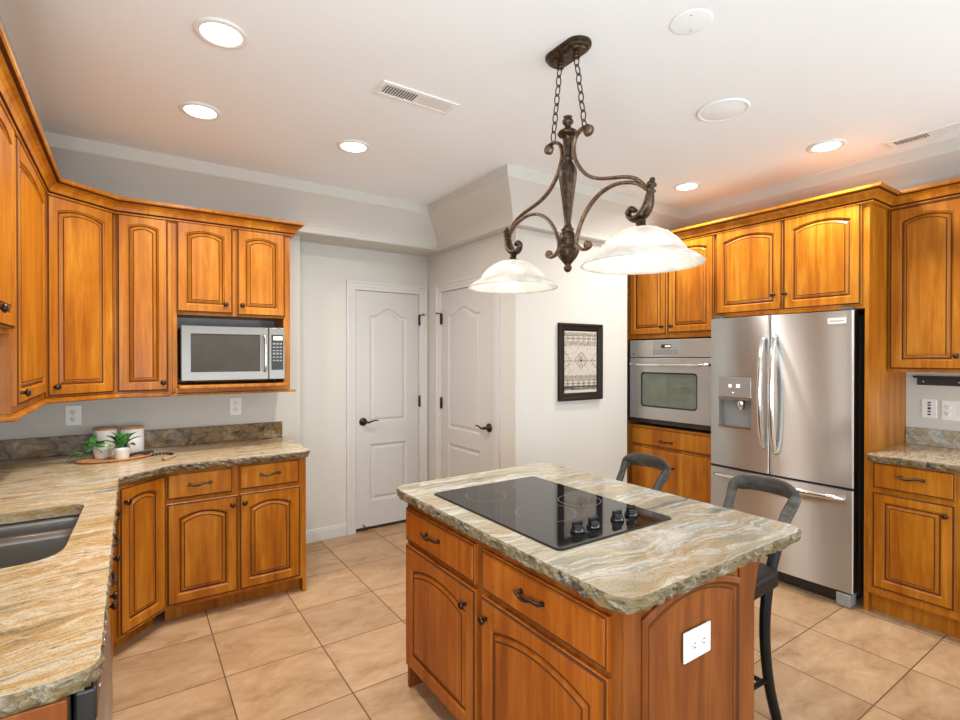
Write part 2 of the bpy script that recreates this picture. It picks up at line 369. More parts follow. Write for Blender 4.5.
# ------------------------------------------------------------------ room shell
H = 2.68
b = MB(); b.box((-.9, -3.1, -.1), (4.4, 4.5, 0)); struct(b.build('floor', 'floor'))
b = MB(); b.box((-.9, -3.1, H), (4.4, 4.5, H + .1)); struct(b.build('ceiling', 'ceil'))
b = MB(); b.box((-.82, -3.0, 0), (-.70, 4.5, H)); struct(b.build('wall_left', 'wall'))
b = MB(); b.box((-.70, 3.93, 0), (1.05, 4.32, H)); struct(b.build('wall_back', 'wall', bevel=.012))
D1 = (1.547, 2.141, 2.03)            # opening of the alcove door
b = MB()
b.box((1.05, 4.12, 0), (D1[0] - .012, 4.25, H)); b.box((D1[1] + .012, 4.12, 0), (2.227, 4.25, H)); b.box((D1[0] - .012, 4.12, D1[2] + .01), (D1[1] + .012, 4.25, H))
b.box((D1[0] - .012, 4.20, 0), (D1[1] + .012, 4.25, D1[2] + .01), 1)  # dark sheet stands in for the shade behind and under the door
struct(b.build('wall_alcove', ['wall', 'slot']))
D2 = (3.085, 3.868, 2.03)
b = MB()
b.box((2.227, 2.83, 0), (2.36, D2[0] - .012, H)); b.box((2.227, D2[1] + .012, 0), (2.36, 4.25, H)); b.box((2.227, D2[0] - .012, D2[2] + .01), (2.36, D2[1] + .012, H))
b.box((2.30, D2[0] - .012, 0), (2.36, D2[1] + .012, D2[2] + .01), 1)  # same dark backing, painted in as shade below the pantry door
struct(b.build('wall_pantry', ['wall', 'slot']))
b = MB(); b.box((2.36, 2.83, 0), (3.40, 2.95, H)); struct(b.build('wall_picture', 'wall'))
b = MB(); b.box((4.13, -3.0, 0), (4.28, 4.25, H)); struct(b.build('wall_right', 'wall'))
b = MB(); b.box((3.40, 3.02, 0), (4.13, 3.12, H)); struct(b.build('wall_niche', 'wall'))
# unseen wall behind the camera; invented openings, pier keeps fill out of microwave reflection
b = MB(); b.box((-.70, -3.1, 0), (4.13, -2.98, .35)); b.box((-.70, -3.1, 2.5), (4.13, -2.98, H)); b.box((-.70, -3.1, .35), (-.55, -2.98, 2.5)); b.box((3.80, -3.1, .35), (4.13, -2.98, 2.5)); b.box((.60, -3.1, .35), (2.45, -2.98, 2.5))
struct(b.build('wall_front', 'wall'))
# dropped tray soffit: lip, leaning face and step to the ceiling
prof = [(-.50, 2.378), (-.004, 2.372), (.010, 2.375), (.014, 2.384), (.010, 2.392)]
prof += [(.010 + .178 * (t / 8) ** 1.5, 2.392 + .208 * t / 8) for t in range(1, 9)]
prof += [(.198, 2.606), (.202, 2.612), (.202, 2.69), (-.50, 2.69)]
LIP = [(-.58, -3.0), (-.58, 3.80), (2.155, 3.80), (2.155, 2.765), (3.965, 2.765), (3.965, -3.0)]
b = MB()
b.sweep(LIP, prof)
struct(b.build('trim_1', 'wall'))
# baseboards
bp = [(0, 0), (.014, 0), (.014, .075), (.011, .083), (.011, .092), (.005, .10), (0, .10)]
b = MB(); b.sweep([(1.05, 4.12), (1.466, 4.12)], bp); struct(b.build('baseboard_alcove', 'trimw'))
b = MB(); b.sweep([(2.227, 3.0), (2.227, 2.83), (3.40, 2.83)], bp); struct(b.build('baseboard_picture', 'trimw'))
# door casings
def casing(name, F, u0, u1, top):
    cw = .078; b = MB(); 
    def piece(pr, A, B, Ain, Bin):   # mitred strip between outer and inner edge lines
        lps = []
        for (o, i) in ((A, Ain), (B, Bin)):
            lps.append([F(o[0] + (i[0] - o[0]) * t, o[1] + (i[1] - o[1]) * t, n) for t, n in pr])
        b.loops(lps, True, True, None)
    pr = [(0, -.005), (0, .019), (.16, .021), (.30, .019), (.34, .014), (.62, .012), (.70, .009), (.92, .009), (1.0, .005), (1.0, -.005)]
    piece(pr, (u0 - cw, 0), (u0 - cw, top + cw), (u0, 0), (u0, top))
    piece(pr, (u0 - cw, top + cw), (u1 + cw, top + cw), (u0, top), (u1, top))
    piece(pr, (u1 + cw, top + cw), (u1 + cw, 0), (u1, top), (u1, 0))
    return struct(b.build(name, 'trimw'))
FA = Fr((0, 4.12, 0), (1, 0, 0), (0, -1, 0)); FP = Fr((2.227, 0, 0), (0, -1, 0), (-1, 0, 0))
casing('trim_2', FA, D1[0], D1[1], D1[2]); casing('trim_3', FP, -D2[1], -D2[0], D2[2])

def interior_door(name, F, u0, u1, z0, z1, panel_u, top, hinge_right, lever_z):
    """two-panel moulded door: arched upper panel, square lower panel"""
    b = MB(); a0, a1 = panel_u; n1 = -.004; n0 = -.040
    mt0, mt1, lo0, lo1, side, rise = top
    def bell(u): 
        t = (u - a0) / (a1 - a0); w = .07
        if t < w or t > 1 - w: return side
        q = (t - w) / (1 - 2 * w); return side + rise * (.5 - .5 * math.cos(2 * PI * q))
    K = 24; us = [a0 + (a1 - a0) * i / K for i in range(K + 1)]
    for (p, q, r, s_) in ((u0, a0, z0, z1), (a1, u1, z0, z1), (a0, a1, z0, lo0), (a0, a1, lo1, mt0)): b.fbox(F, p, q, r, s_, n0, n1)
    # top rail with the curved underside
    b.loops([[F(u, bell(u), n) for u in us] + [F(u, z1, n) for u in us[::-1]] for n in (n0, n1)], False, False)
    for k in range(K):
        for n in (n0, n1): b.add([F(us[k], bell(us[k]), n), F(us[k + 1], bell(us[k + 1]), n), F(us[k + 1], z1, n), F(us[k], z1, n)], [(0, 1, 2, 3)])
    def panel(vb, tf):
        lv = [(0, n1), (.006, n1 - .007), (.014, n1 - .010), (.026, n1 - .010), (.040, n1 - .003)]
        lps = []
        for ins, n in lv:
            f = (a1 - a0 - 2 * ins) / (a1 - a0); uu = [a0 + ins + (u - a0) * f for u in us]
            lps.append([F(uu[0], vb + ins, n), F(uu[-1], vb + ins, n)] + [F(uu[K - k], tf(us[K - k]) - ins, n) for k in range(K + 1)])
        b.loops(lps, False, True)
    panel(mt0, bell); panel(lo0, lambda u: lo1) if False else None
    lps = []
    panel2 = [(0, n1), (.006, n1 - .007), (.014, n1 - .010), (.026, n1 - .010), (.040, n1 - .003)]
    for ins, n in panel2: lps.append([F(a0 + ins, lo0 + ins, n), F(a1 - ins, lo0 + ins, n), F(a1 - ins, lo1 - ins, n), F(a0 + ins, lo1 - ins, n)])
    b.loops(lps, False, True)
    d = struct(b.build(name, 'doorw'))
    ul = u0 + .062 if hinge_right else u1 - .062; sg = 1 if hinge_right else -1
    hb = MB(); c = F(ul, lever_z, 0)
    hb.lathe([(.001, -.004), (.033, -.004), (.033, .006), (.028, .012), (.013, .014), (.011, .040), (.013, .05), (.001, .052)], c, F.n, 18)
    pts = catmull([F(ul, lever_z, .046), F(ul + sg * .03, lever_z - .004, .052), F(ul + sg * .065, lever_z + .006, .050), F(ul + sg * .10, lever_z + .010, .048), F(ul + sg * .118, lever_z + .006, .046)], 5)
    hb.tube(pts, [.009 - .005 * i / (len(pts) - 1) for i in range(len(pts))], 8)
    hb.build('door_handle', 'bronze', d)
    uh = u1 if hinge_right else u0
    for i, z in enumerate((.30, 1.075, 1.80)):
        g = MB(); g.fbox(F, uh - .004, uh + .010, z - .045, z + .045, -.004, .010); g.tube([F(uh + .003, z - .05, .012), F(uh + .003, z + .05, .012)], .007, 8)
        if i == 2: g.tube([F(uh + .003, z + .045, .012), F(uh + sg * .03, z + .05, .03)], .004, 6); g.sphere(F(uh + sg * .034, z + .05, .032), .008)
        g.build('hinge', 'bronze', d)
    return d
d1 = interior_door('door_1', FA, D1[0] + .004, D1[1] - .003, .03, D1[2] - .003, (1.675, 2.020), (.91, 0, .245, .728, 1.82, .066), True, .925)
g = MB(); g.tube([(1.61, 4.122, .055), (1.61, 4.105, .055), (1.625, 4.06, .04)], .004, 6); g.lathe([(.001, -.006), (.012, -.006), (.012, .006), (.001, .008)], (1.625, 4.06, .04), (0, -1, 0), 10)
g.build('door_stop', 'bronze', d1)
d2 = interior_door('door_2', FP, -D2[1] + .003, -D2[0] - .004, .03, D2[2] - .003, (-3.755, -3.278), (.868, 0, .245, .739, 1.82, .062), False, .937)

# ------------------------------------------------------------------ cabinet helpers
def knob(F, u, v, n, parent):
    b = MB(); b.lathe([(.001, 0), (.008, 0), (.006, .004), (.005, .012), (.012, .016), (.0155, .021), (.0145, .026), (.008, .030), (.001, .031)], F(u, v, n), F.n, 14)
    return b.build('knob', 'bronze', parent)
def pull(F, u, v, n, parent, w=.10):
    b = MB(); h = w / 2
    for s_ in (-1, 1): b.lathe([(.001, 0), (.009, 0), (.007, .006), (.006, .02), (.001, .021)], F(u + s_ * h, v, n), F.n, 10)
    pts = catmull([F(u - h - .012, v + .005, n + .020), F(u - h, v + .001, n + .021), F(u - h * .45, v - .006, n + .024), F(u, v - .002, n + .027), F(u + h * .45, v + .004, n + .024), F(u + h, v + .002, n + .021), F(u + h + .012, v + .006, n + .020)], 4)
    b.tube(pts, [.0045 + .0025 * math.sin(PI * i / (len(pts) - 1)) for i in range(len(pts))], 8)
    return b.build('handle', 'bronze', parent)
T = .020
def door(F, u0, u1, v0, v1, parent, kn=None, rise=.028, fw=.060, wd='wood', name='door', n=0.):
    rise *= .68; fw *= .86
    b = MB(); K = 12
    def lp(ins, nn, arch=0., ti=None):
        a, c = u0 + ins, u1 - ins; t = v1 - (ti if ti is not None else ins); uc = (a + c) / 2; hw = (c - a) / 2
        pts = [F(a, v0 + ins, nn), F(c, v0 + ins, nn)]
        for k in range(K + 1):
            u = c - (c - a) * k / K; x = (u - uc) / hw
            pts.append(F(u, t - arch * x * x, nn))
        return pts
    t = T + n
    lv = [lp(0, n), lp(0, t - .007), lp(.003, t - .004), lp(.008, t - .004), lp(.011, t),
          lp(fw, t, rise), lp(fw + .004, t - .006, rise), lp(fw + .008, t - .008, rise), lp(fw + .012, t - .010, rise),
          lp(fw + .015, t - .010, rise), lp(fw + .027, t - .0015, rise * .94), lp(fw + .029, t - .0028, rise * .93), lp(fw + .0315, t - .0028, rise * .93), lp(fw + .034, t - .0005, rise * .92)]
    mi = [0, 0, 1, 1, 0, 0, 0, 1, 1, 0, 0, 1, 1]
    b.loops(lv, True, True, mi)
    b.m[-1] = 0; b.m[-2] = 0
    d = b.build(name, [wd, 'glaze_shade'], parent)
    if kn: knob(F, kn[0], kn[1], t, d)
    return d
def drawer(F, u0, u1, v0, v1, parent, pl=None, wd='wood', n=0., kn=None):
    b = MB(); t = T + n
    lp = lambda i, nn: [F(u0 + i, v0 + i, nn), F(u1 - i, v0 + i, nn), F(u1 - i, v1 - i, nn), F(u0 + i, v1 - i, nn)]
    b.loops([lp(0, n), lp(0, t - .008), lp(.004, t - .005), lp(.009, t - .005), lp(.013, t)], True, True, [0, 0, 1, 0])
    d = b.build('drawer', [wd, 'glaze_shade'], parent)
    if pl: pull(F, pl[0], pl[1], t, d)
    return d
def rectpoly(pts): return [(x, y) for x, y in pts]

# frames: n = 0 is the face-frame plane
UY = 3.60; F_mu = Fr((0, UY, 0), (1, 0, 0), (0, -1, 0))              # upper cabinets on the microwave wall
BY = 3.272; F_mb = Fr((0, BY, 0), (1, 0, 0), (0, -1, 0))             # base cabinets there
A = (-.365, 3.36); Bp = (-.078, 3.60)                                 # diagonal corner upper
dl = math.hypot(Bp[0] - A[0], Bp[1] - A[1]); du = ((Bp[0] - A[0]) / dl, (Bp[1] - A[1]) / dl)
F_du = Fr((A[0], A[1], 0), (du[0], du[1], 0), (du[1], -du[0], 0))
F_lu = Fr((-.365, 0, 0), (0, 1, 0), (1, 0, 0))                        # uppers on the left wall
# diagonal base
DA = (-.064, 3.05); DB = (.150, BY)
dbl = math.hypot(DB[0] - DA[0], DB[1] - DA[1]); dbu = ((DB[0] - DA[0]) / dbl, (DB[1] - DA[1]) / dbl)
F_db = Fr((DA[0], DA[1], 0), (dbu[0], dbu[1], 0), (dbu[1], -dbu[0], 0))
F_lb = Fr((-.092, 0, 0), (0, 1, 0), (1, 0, 0))
WB = 3.928; WL = -.698   # wall faces

# ---- upper cabinets, microwave wall
ZB, ZT = 1.260, 2.325
def up(name, label, loc): return thing(name, label, 'cabinet', loc)
c = up('corner_wall_cabinet', 'diagonal wooden wall cabinet across the corner above the stone counter, one tall arched door', (-.35, 3.6, ZB))
b = MB(); b.prism([A, Bp, (-.078, WB), (WL, WB), (WL, A[1])], ZB, ZT); b.build('body', 'wood', c, bevel=.002)
door(F_du, .006, dl - .016, 1.268, 2.292, c, (.042, 1.318), rise=.034, fw=.058)
c = up('wall_cabinet', 'narrow tall wooden wall cabinet between the corner cabinet and the microwave cabinet', (.06, 3.75, ZB))
b = MB(); b.box((-.0775, UY, ZB), (.205, WB, ZT)); b.build('body', 'wood', c, bevel=.002)
door(F_mu, -.066, .186, 1.268, 2.292, c, (.158, 1.318), rise=.026, fw=.055)
c = up('microwave_cabinet', 'wooden wall cabinet with two arched doors above an open niche holding the microwave', (.54, 3.75, ZB))
b = MB()
for p, q in (((.2055, UY, 1.24), (.232, WB, ZT)), ((.850, UY, 1.24), (.892, WB, ZT)), ((.232, UY, 1.728), (.850, WB, ZT)), ((.232, 3.90, 1.30), (.850, WB, 1.728))): b.box(p, q)
b.build('body', 'wood', c, bevel=.002)
b = MB(); b.box((.232, 3.885, 1.32), (.850, 3.90, 1.728)); b.build('niche_back', 'grey', c)
b = MB(); b.box((.232, 3.46, 1.282), (.850, 3.885, 1.302)); b.box((.215, 3.55, 1.252), (.87, 3.60, 1.282)); b.box((.206, 3.535, 1.238), (.915, 3.60, 1.252)); b.build('shelf', 'wood', c, bevel=.004)
door(F_mu, .227, .538, 1.742, 2.294, c, (.493, 1.800), rise=.034, fw=.056)
door(F_mu, .560, .857, 1.736, 2.292, c, (.590, 1.800), rise=.034, fw=.056)
# ---- left wall uppers
c = up('wall_cabinet', 'tall wooden wall cabinet on the left wall beside the diagonal corner cabinet', (-.53, 2.9, ZB))
b = MB(); b.box((WL, 2.50, ZB), (-.365, 3.359, ZT)); b.build('body', 'wood', c, bevel=.002)
door(F_lu, 2.530, 3.29, 1.288, 2.292, c, (2.575, 1.335), rise=.04, fw=.06)
c = up('wall_cabinet', 'short wooden wall cabinet over the sink at the left edge of the photo', (-.53, 2.0, 1.55))
b = MB(); b.box((WL, 1.45, 1.55), (-.365, 2.499, ZT)); b.build('body', 'wood', c, bevel=.002)
door(F_lu, 2.10, 2.49, 1.570, 2.292, c, (2.145, 1.622), rise=.03, fw=.055)
door(F_lu, 1.50, 2.08, 1.570, 2.292, c, (2.03, 1.622), rise=.03, fw=.055)
# crown and light rail
CR = [(0, 2.285), (.021, 2.285), (.025, 2.289), (.025, 2.294), (.017, 2.296), (.017, 2.300), (.030, 2.303), (.032, 2.309), (.036, 2.322), (.046, 2.336), (.060, 2.346), (.060, 2.350), (.072, 2.352), (.077, 2.358), (.077, 2.372), (0, 2.372)]
CM = {4: 1, 5: 1, 10: 1, 11: 1}  # dark bands on the crown steps paint in its shadow lines
b = MB(); b.sweep([(-.365, 1.45), A, Bp, (.892, UY), (.892, WB)], CR, seg_mi=CM)
tag(b.build('crown_molding', ['wood', 'glaze_shade']), 'honey wood crown molding running along the tops of the left cabinets and microwave cabinet', 'molding')
LR = [(-.006, 1.234), (.014, 1.234), (.020, 1.240), (.020, 1.248), (.010, 1.254), (.010, 1.2595), (-.006, 1.2595)]
b = MB(); b.sweep([(-.60, 2.497), (-.365, 2.497), A, Bp, (.2, UY)], LR)
tag(b.build('light_rail', 'wood'), 'slim wooden rail under the left and corner wall cabinets', 'molding')

# ---- base cabinets, microwave wall
c = thing('base_cabinet', 'wooden base cabinet with two drawers over two arched doors below the microwave', 'cabinet', (.52, 3.6, 0))
b = MB(); b.box((.151, BY, .088), (.905, WB, .845)); b.box((.151, BY + .075, 0), (.885, WB, .088)); b.box((.885, BY, 0), (.905, WB, .088)); b.build('body', 'wood', c, bevel=.002)
drawer(F_mb, .156, .486, .688, .832, c, (.318, .764)); drawer(F_mb, .516, .862, .692, .838, c, (.688, .772))
door(F_mb, .156, .513, .110, .668, c, (.482, .618), rise=.045, fw=.062); door(F_mb, .518, .868, .110, .672, c, (.546, .620), rise=.045, fw=.062)
c = thing('corner_base_cabinet', 'diagonal wooden base cabinet in the corner under the stone counter, one narrow door', 'cabinet', (-.2, 3.5, 0))
b = MB(); b.prism([DA, DB, (DB[0], WB), (WL, WB), (WL, DA[1])], .088, .845)
k = .07; b.prism([(DA[0] - .05, DA[1] + .08), (DB[0] - .05, DB[1] + .07), (DB[0], WB), (WL, WB), (WL, DA[1] + .08)], 0, .088); b.build('body', 'wood', c, bevel=.002)
door(F_db, .004, dbl - .014, .106, .832, c, (.034, .758), rise=.03, fw=.06)
# ---- left run: sink base and dishwasher
c = thing('sink_cabinet', 'wooden sink base cabinet under the left stone counter, seen edge on', 'cabinet', (-.4, 2.4, 0))
b = MB(); b.box((-.155, 1.815, .088), (-.092, 3.049, .845)); b.box((WL, 1.815, .088), (-.155, 3.049, .60)); b.box((WL, 1.815, 0), (-.13, 3.049, .088)); b.build('body', 'wood', c, bevel=.002)
for u0, u1, ku in ((1.83, 2.24, 2.20), (2.25, 2.66, 2.29), (2.67, 3.02, 2.71)):
    drawer(F_lb, u0, u1, .675, .820, c, ((u0 + u1) / 2, .75)); door(F_lb, u0, u1, .10, .655, c, (ku, .60), rise=.03)
c = thing('dishwasher', 'stainless dishwasher with a black control edge at the end of the left counter', 'dishwasher', (-.35, 1.5, 0))
b = MB(); b.box((-.66, 1.215, .06), (-.095, 1.805, .838)); b.build('body', 'black', c, bevel=.003)
b = MB(); pr = [(-.092, .10), (-.066, .10), (-.052, .30), (-.046, .50), (-.050, .68), (-.058, .77), (-.092, .77)]
b.loops([[(x, y, z) for x, z in pr] for y in (1.222, 1.80)], True, True); b.build('door', 'steel', c, bevel=.004)
b = MB(); b.box((-.092, 1.222, .772), (-.056, 1.80, .838)); b.build('control_strip', 'black', c, bevel=.006)
for i in range(10):
    b = MB(); b.lathe([(.001, 0), (.005, 0), (.005, .002), (.001, .0025)], (-.056, 1.30 + i * .05, .80), (1, 0, 0), 8); b.build('button', 'chrome', c)
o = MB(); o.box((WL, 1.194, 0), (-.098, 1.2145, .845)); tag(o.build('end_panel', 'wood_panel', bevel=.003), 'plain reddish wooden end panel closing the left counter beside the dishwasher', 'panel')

# ------------------------------------------------------------------ stone tops
def noise1(i, s=1.): return math.sin(i * 1.7 * s) * .5 + math.sin(i * .61 * s + 1.3) * .3 + math.sin(i * 3.9 * s + .4) * .2
def slab(name, outline, z1, th, mats, hole=None, rough_edges=None, amp=.006):
    """stone top with a chiselled edge; outline counter clockwise, plain = list of (test) for straight cut edges"""
    pts = []
    n = len(outline)
    for i in range(n):
        a = Vector(outline[i]); c_ = Vector(outline[(i + 1) % n]); d = (c_ - a).length; k = max(1, int(d / .014))
        for t in range(k): pts.append(a + (c_ - a) * (t / k))
    m = len(pts); nr = []
    for i in range(m):
        d = (pts[(i + 1) % m] - pts[i - 1]).normalized(); nr.append(Vector((d.y, -d.x)))
    rg = random.Random(3)
    zl = [(0, -.002, .25), (-.006, .002, .7), (-.016, .0, 1.), (-.028, -.003, 1.), (-th, -.010, .8)]
    loops_ = []
    for li, (dz, off, am) in enumerate(zl):
        l = []
        for i, p in enumerate(pts):
            ok = rough_edges is None or rough_edges(p)
            jit = (rg.uniform(-1, 1) * .75 + noise1(i * .9 + li * .35) * .7) * amp * am if ok else 0
            q = p + nr[i] * ((off if ok else 0) + jit)
            l.append(Vector((q.x, q.y, z1 + dz + (rg.uniform(-.003, .002) if ok and 0 < li < 4 else 0))))
        loops_.append(l)
    b = MB(); b.loops(loops_, False, False, [1, 1, 1, 1, 1])
    top = loops_[0]; bot = loops_[-1]
    hl = [Vector((x, y, z1)) for x, y in hole] if hole else None
    for base, flip in ((top, 0), (bot, 1)):
        polys = [base] + ([[Vector((p.x, p.y, base[0].z)) for p in hl]] if hl else [])
        flat = [p for q in polys for p in q]
        b.add(flat, [tuple(t) for t in tessellate_polygon(polys)], 0)
    if hl: b.loops([hl, [p - Vector((0, 0, th)) for p in hl]], False, False, [0, 0])
    return b.build(name, mats)
CZ = .885
LO = [(WL, 1.19), (-.110, 1.19), (-.050, 1.215), (-.050, 3.035), (.187, 3.235), (.895, 3.235), (.935, 3.27), (.935, WB - .001), (WL, WB - .001)]
LO = rounded(LO, [0, .04, .03, .04, .05, .03, .03, 0, 0], 5)
SX0, SX1, SY0, SY1 = -.575, -.152, 1.915, 2.585
hole = rounded([(SX0, SY0), (SX1 - .02, SY0), (SX1, SY1), (SX0, SY1)], [.06, .12, .05, .06], 6)
o = slab('kitchen_countertop', LO, CZ, .04, ['gran_l', 'gran_e'], hole=hole, rough_edges=lambda p: p.x > WL + .02 and p.y < WB - .02, amp=.006)
tag(o, 'L shaped golden granite countertop with a rough chiselled edge around the sink and corner', 'countertop')
b = MB(); b.box((WL + .022, 3.906, CZ), (.913, WB, CZ + .115)); b.box((WL, 1.2, CZ), (WL + .021, WB, CZ + .115)); tag(b.build('backsplash', 'gran_s', bevel=.003), 'low brown stone backsplash along the wall behind the left granite counter', 'backsplash')
# sink
c = thing('sink', 'double bowl dark steel undermount sink set in the left granite counter', 'sink', (-.36, 2.25, .66))
def bowl(x0, x1, y0, y1, ztop, zb, rr):
    b = MB(); f = lambda i, z: [Vector((x, y, z)) for x, y in rounded([(x0 + i, y0 + i), (x1 - i, y0 + i), (x1 - i, y1 - i), (x0 + i, y1 - i)], [max(.02, r_ - i) for r_ in rr], 6)]
    b.loops([f(-.010, ztop), f(0, ztop), f(.004, ztop - .02), f(.010, zb + .04), f(.022, zb + .012), f(.045, zb)], False, True, None, True)
    return b
ysp = 2.375
o = bowl(SX0 - .008, SX1 + .004, ysp + .014, SY1 + .008, CZ - .041, .665, [.05, .05, .05, .05]).build('basin', 'sink', c)
o = bowl(SX0 - .008, SX1 - .006, SY0 - .008, ysp - .014, CZ - .041, .655, [.06, .11, .05, .06]).build('basin', 'sink', c)
b = MB(); b.tube([(SX0 - .01, ysp, CZ - .055), (SX1 - .01, ysp, CZ - .055)], .016, 10); b.build('divider', 'sink', c)
for y in (2.15, 2.49):
    b = MB(); b.lathe([(.001, .668), (.04, .668), (.042, .671), (.03, .673), (.001, .671)], (-.36, y, 0), n=18); b.build('drain', 'chrome', c)

# ------------------------------------------------------------------ microwave
c = thing('microwave', 'stainless microwave with dark glass door sitting in the open wall cabinet niche', 'microwave', (.545, 3.66, 1.302))
F_mw = Fr((0, 3.545, 0), (1, 0, 0), (0, -1, 0))
mx0, mx1, mz0, mz1, sp = .246, .838, 1.326, 1.660, .738
b = MB(); b.box((mx0 + .004, 3.545, mz0), (mx1 - .004, 3.86, mz1 - .01)); b.build('body', 'dgrey', c, bevel=.006)
def framed(F, u0, u1, v0, v1, a0, a1, c0, c1, n0, n1, rad=.0):
    b = MB(); o1 = [(u0, v0), (u1, v0), (u1, v1), (u0, v1)]
    def ring(pts, n): return [F(x, y, n) for x, y in pts]
    outer = rounded(o1, .004, 5); inner = rounded([(a0, c0), (a1, c0), (a1, c1), (a0, c1)], max(rad, .004), 5)
    b.loops([ring(outer, n0), ring(outer, n1 - .003), ring(rounded([(u0 + .003, v0 + .003), (u1 - .003, v0 + .003), (u1 - .003, v1 - .003), (u0 + .003, v1 - .003)], .004, 5), n1), ring(inner, n1), ring(inner, n1 - .008)], True, False)
    return b
dd = framed(F_mw, mx0, sp - .002, mz0, mz1, mx0 + .050, sp - .052, mz0 + .052, mz1 - .048, 0, .030).build('door', 'mwsteel', c)
b = MB(); b.fbox(F_mw, mx0 + .046, sp - .048, mz0 + .048, mz1 - .044, .0, .024); b.build('window_glass', 'mwglass', dd)
b = MB(); b.tube(catmull([F_mw(sp - .026, mz0 + .055, .028), F_mw(sp - .026, mz0 + .065, .058), F_mw(sp - .026, (mz0 + mz1) / 2, .062), F_mw(sp - .026, mz1 - .060, .058), F_mw(sp - .026, mz1 - .050, .028)], 5), .008, 10); b.build('handle', 'chrome', dd)
b = MB(); 
for i, w in enumerate((.007, .005, .006, .005, .006, .005, .007)): b.fbox(F_mw, .480 + i * .0085, .480 + i * .0085 + w, mz0 + .020, mz0 + .029, .029, .0305)
b.build('logo', 'grey', dd)
b = MB(); b.fbox(F_mw, sp + .002, mx1, mz0, mz1, 0, .028); pn = b.build('control_panel', 'mwsteel', c, bevel=.003)
b = MB(); b.fbox(F_mw, sp + .016, mx1 - .010, mz0 + .060, mz1 - .045, .02, .0295); b.build('keypad', 'black', pn)
b = MB(); kx0, kx1 = sp + .022, mx1 - .016; b.fbox(F_mw, kx0 + .006, kx1, mz1 - .080, mz1 - .056, .029, .0302); b.build('display', 'lcd', pn)
b = MB()
for r in range(6):
    for q in range(3):
        w = (kx1 - kx0) / 3; z = mz1 - .105 - r * .0215
        if z < mz0 + .068: continue
        b.fbox(F_mw, kx0 + q * w + .003, kx0 + (q + 1) * w - .003, z - .004, z + .004 + (.003 if r in (0, 3) else 0), .029, .0301)
b.build('keys', 'grey', pn)
for x in (.30, .79):
    b = MB(); b.lathe([(.014, 0), (.014, .021)], (x, 3.60, 1.302), n=10); b.build('foot', 'black', c)
    
# ------------------------------------------------------------------ right side: oven cabinet, fridge, uppers and base
TX = 3.53; F_rt = Fr((TX, 0, 0), (0, -1, 0), (-1, 0, 0))
KT = (TX - .02) / 3.36
def ry(y): return -y * KT
def rz(z): return 1.47 + (z - 1.47) * KT
WR = 4.128
ZTR = 2.395
yo1, yo0, yp1, yp0 = 2.955, 2.128, 1.2065, 1.187      # oven cabinet ends; fridge side panel
c = thing('oven_cabinet', 'tall wooden cabinet housing the wall oven, two arched doors above and drawers below', 'cabinet', (3.83, 2.5, 0))
b = MB()
b.box((TX, yo1 - .022, .09), (WR, yo1, ZTR)); b.box((TX, yo0, .09), (WR, yo0 + .02, ZTR))
b.box((TX, yo0 + .02, rz(1.615)), (WR, yo1 - .022, ZTR)); b.box((TX, yo0 + .02, .09), (WR, yo1 - .022, rz(.925))); b.box((WR - .02, yo0 + .02, rz(.925)), (WR, yo1 - .022, rz(1.615)))
b.box((TX + .07, yo0, 0), (WR, yo1, .09))
b.build('body', 'wood', c, bevel=.002)
door(F_rt, ry(2.772), ry(2.427), rz(1.642), rz(2.328), c, (ry(2.458), rz(1.702)), rise=.036)
door(F_rt, ry(2.413), ry(2.045), rz(1.650), rz(2.328), c, (ry(2.375), rz(1.702)), rise=.036)
drawer(F_rt, ry(2.757), ry(2.05), rz(.772), rz(.914), c, (ry(2.421), rz(.822)))
drawer(F_rt, ry(2.757), ry(2.05), rz(.43), rz(.760), c, (ry(2.410), rz(.632)))
drawer(F_rt, ry(2.757), ry(2.05), .11, rz(.418), c, (ry(2.410), .26))
# wall oven
c = thing('wall_oven', 'stainless built in wall oven with a dark window and bar handle', 'oven', (3.7, 2.5, rz(.98)))
oy1, oy0 = 2.757, 2.055; ob, ot = rz(.985), rz(1.603); oc = rz(1.462)
b = MB(); b.box((TX - .01, yo0 + .03, rz(.95)), (TX + .45, yo1 - .032, rz(1.60))); b.build('body', 'black', c)
b = MB(); b.fbox(F_rt, ry(oy1), ry(oy0), oc + .006, ot, 0, .030); pn = b.build('control_panel', 'steelo', c, bevel=.003)
b = MB(); b.fbox(F_rt, ry(2.537), ry(2.300), oc + .025, ot - .005, .028, .033); b.build('display_panel', 'grey', pn, bevel=.001)
b = MB(); b.fbox(F_rt, ry(2.46), ry(2.375), oc + .080, oc + .108, .030, .0345); b.build('display', 'black', pn)
b = MB()
for i in range(4): b.fbox(F_rt, ry(2.425) + i * .013, ry(2.425) + i * .013 + .008, oc + .087, oc + .101, .033, .0352)
b.build('clock_digits', 'lcd', pn)
b = MB()
for i in range(9):
    for j in range(2): b.fbox(F_rt, ry(2.53) + i * .026, ry(2.53) + i * .026 + .014, oc + .036 + j * .018, oc + .042 + j * .018, .032, .0338)
b.build('key_row', 'dgrey', pn)
b = MB(); b.lathe([(.001, 0), (.008, 0), (.008, .002), (.001, .0022)], F_rt(ry(2.725), oc + .032, .030), F_rt.n, 12); b.build('emblem', 'dgrey', pn)
wu0, wu1, wv0, wv1 = ry(2.652), ry(2.157), rz(1.080), rz(1.352)
d = framed(F_rt, ry(oy1), ry(oy0), ob, oc, wu0, wu1, wv0, wv1, 0, .034, .035).build('door', 'steelo', c)
b = MB(); b.loops([[F_rt(x, y, n) for x, y in rounded([(wu0 - .004, wv0 - .004), (wu1 + .004, wv0 - .004), (wu1 + .004, wv1 + .004), (wu0 - .004, wv1 + .004)], .035, 5)] for n in (.005, .027)], True, True); b.build('window_glass', 'ovenglass', d)
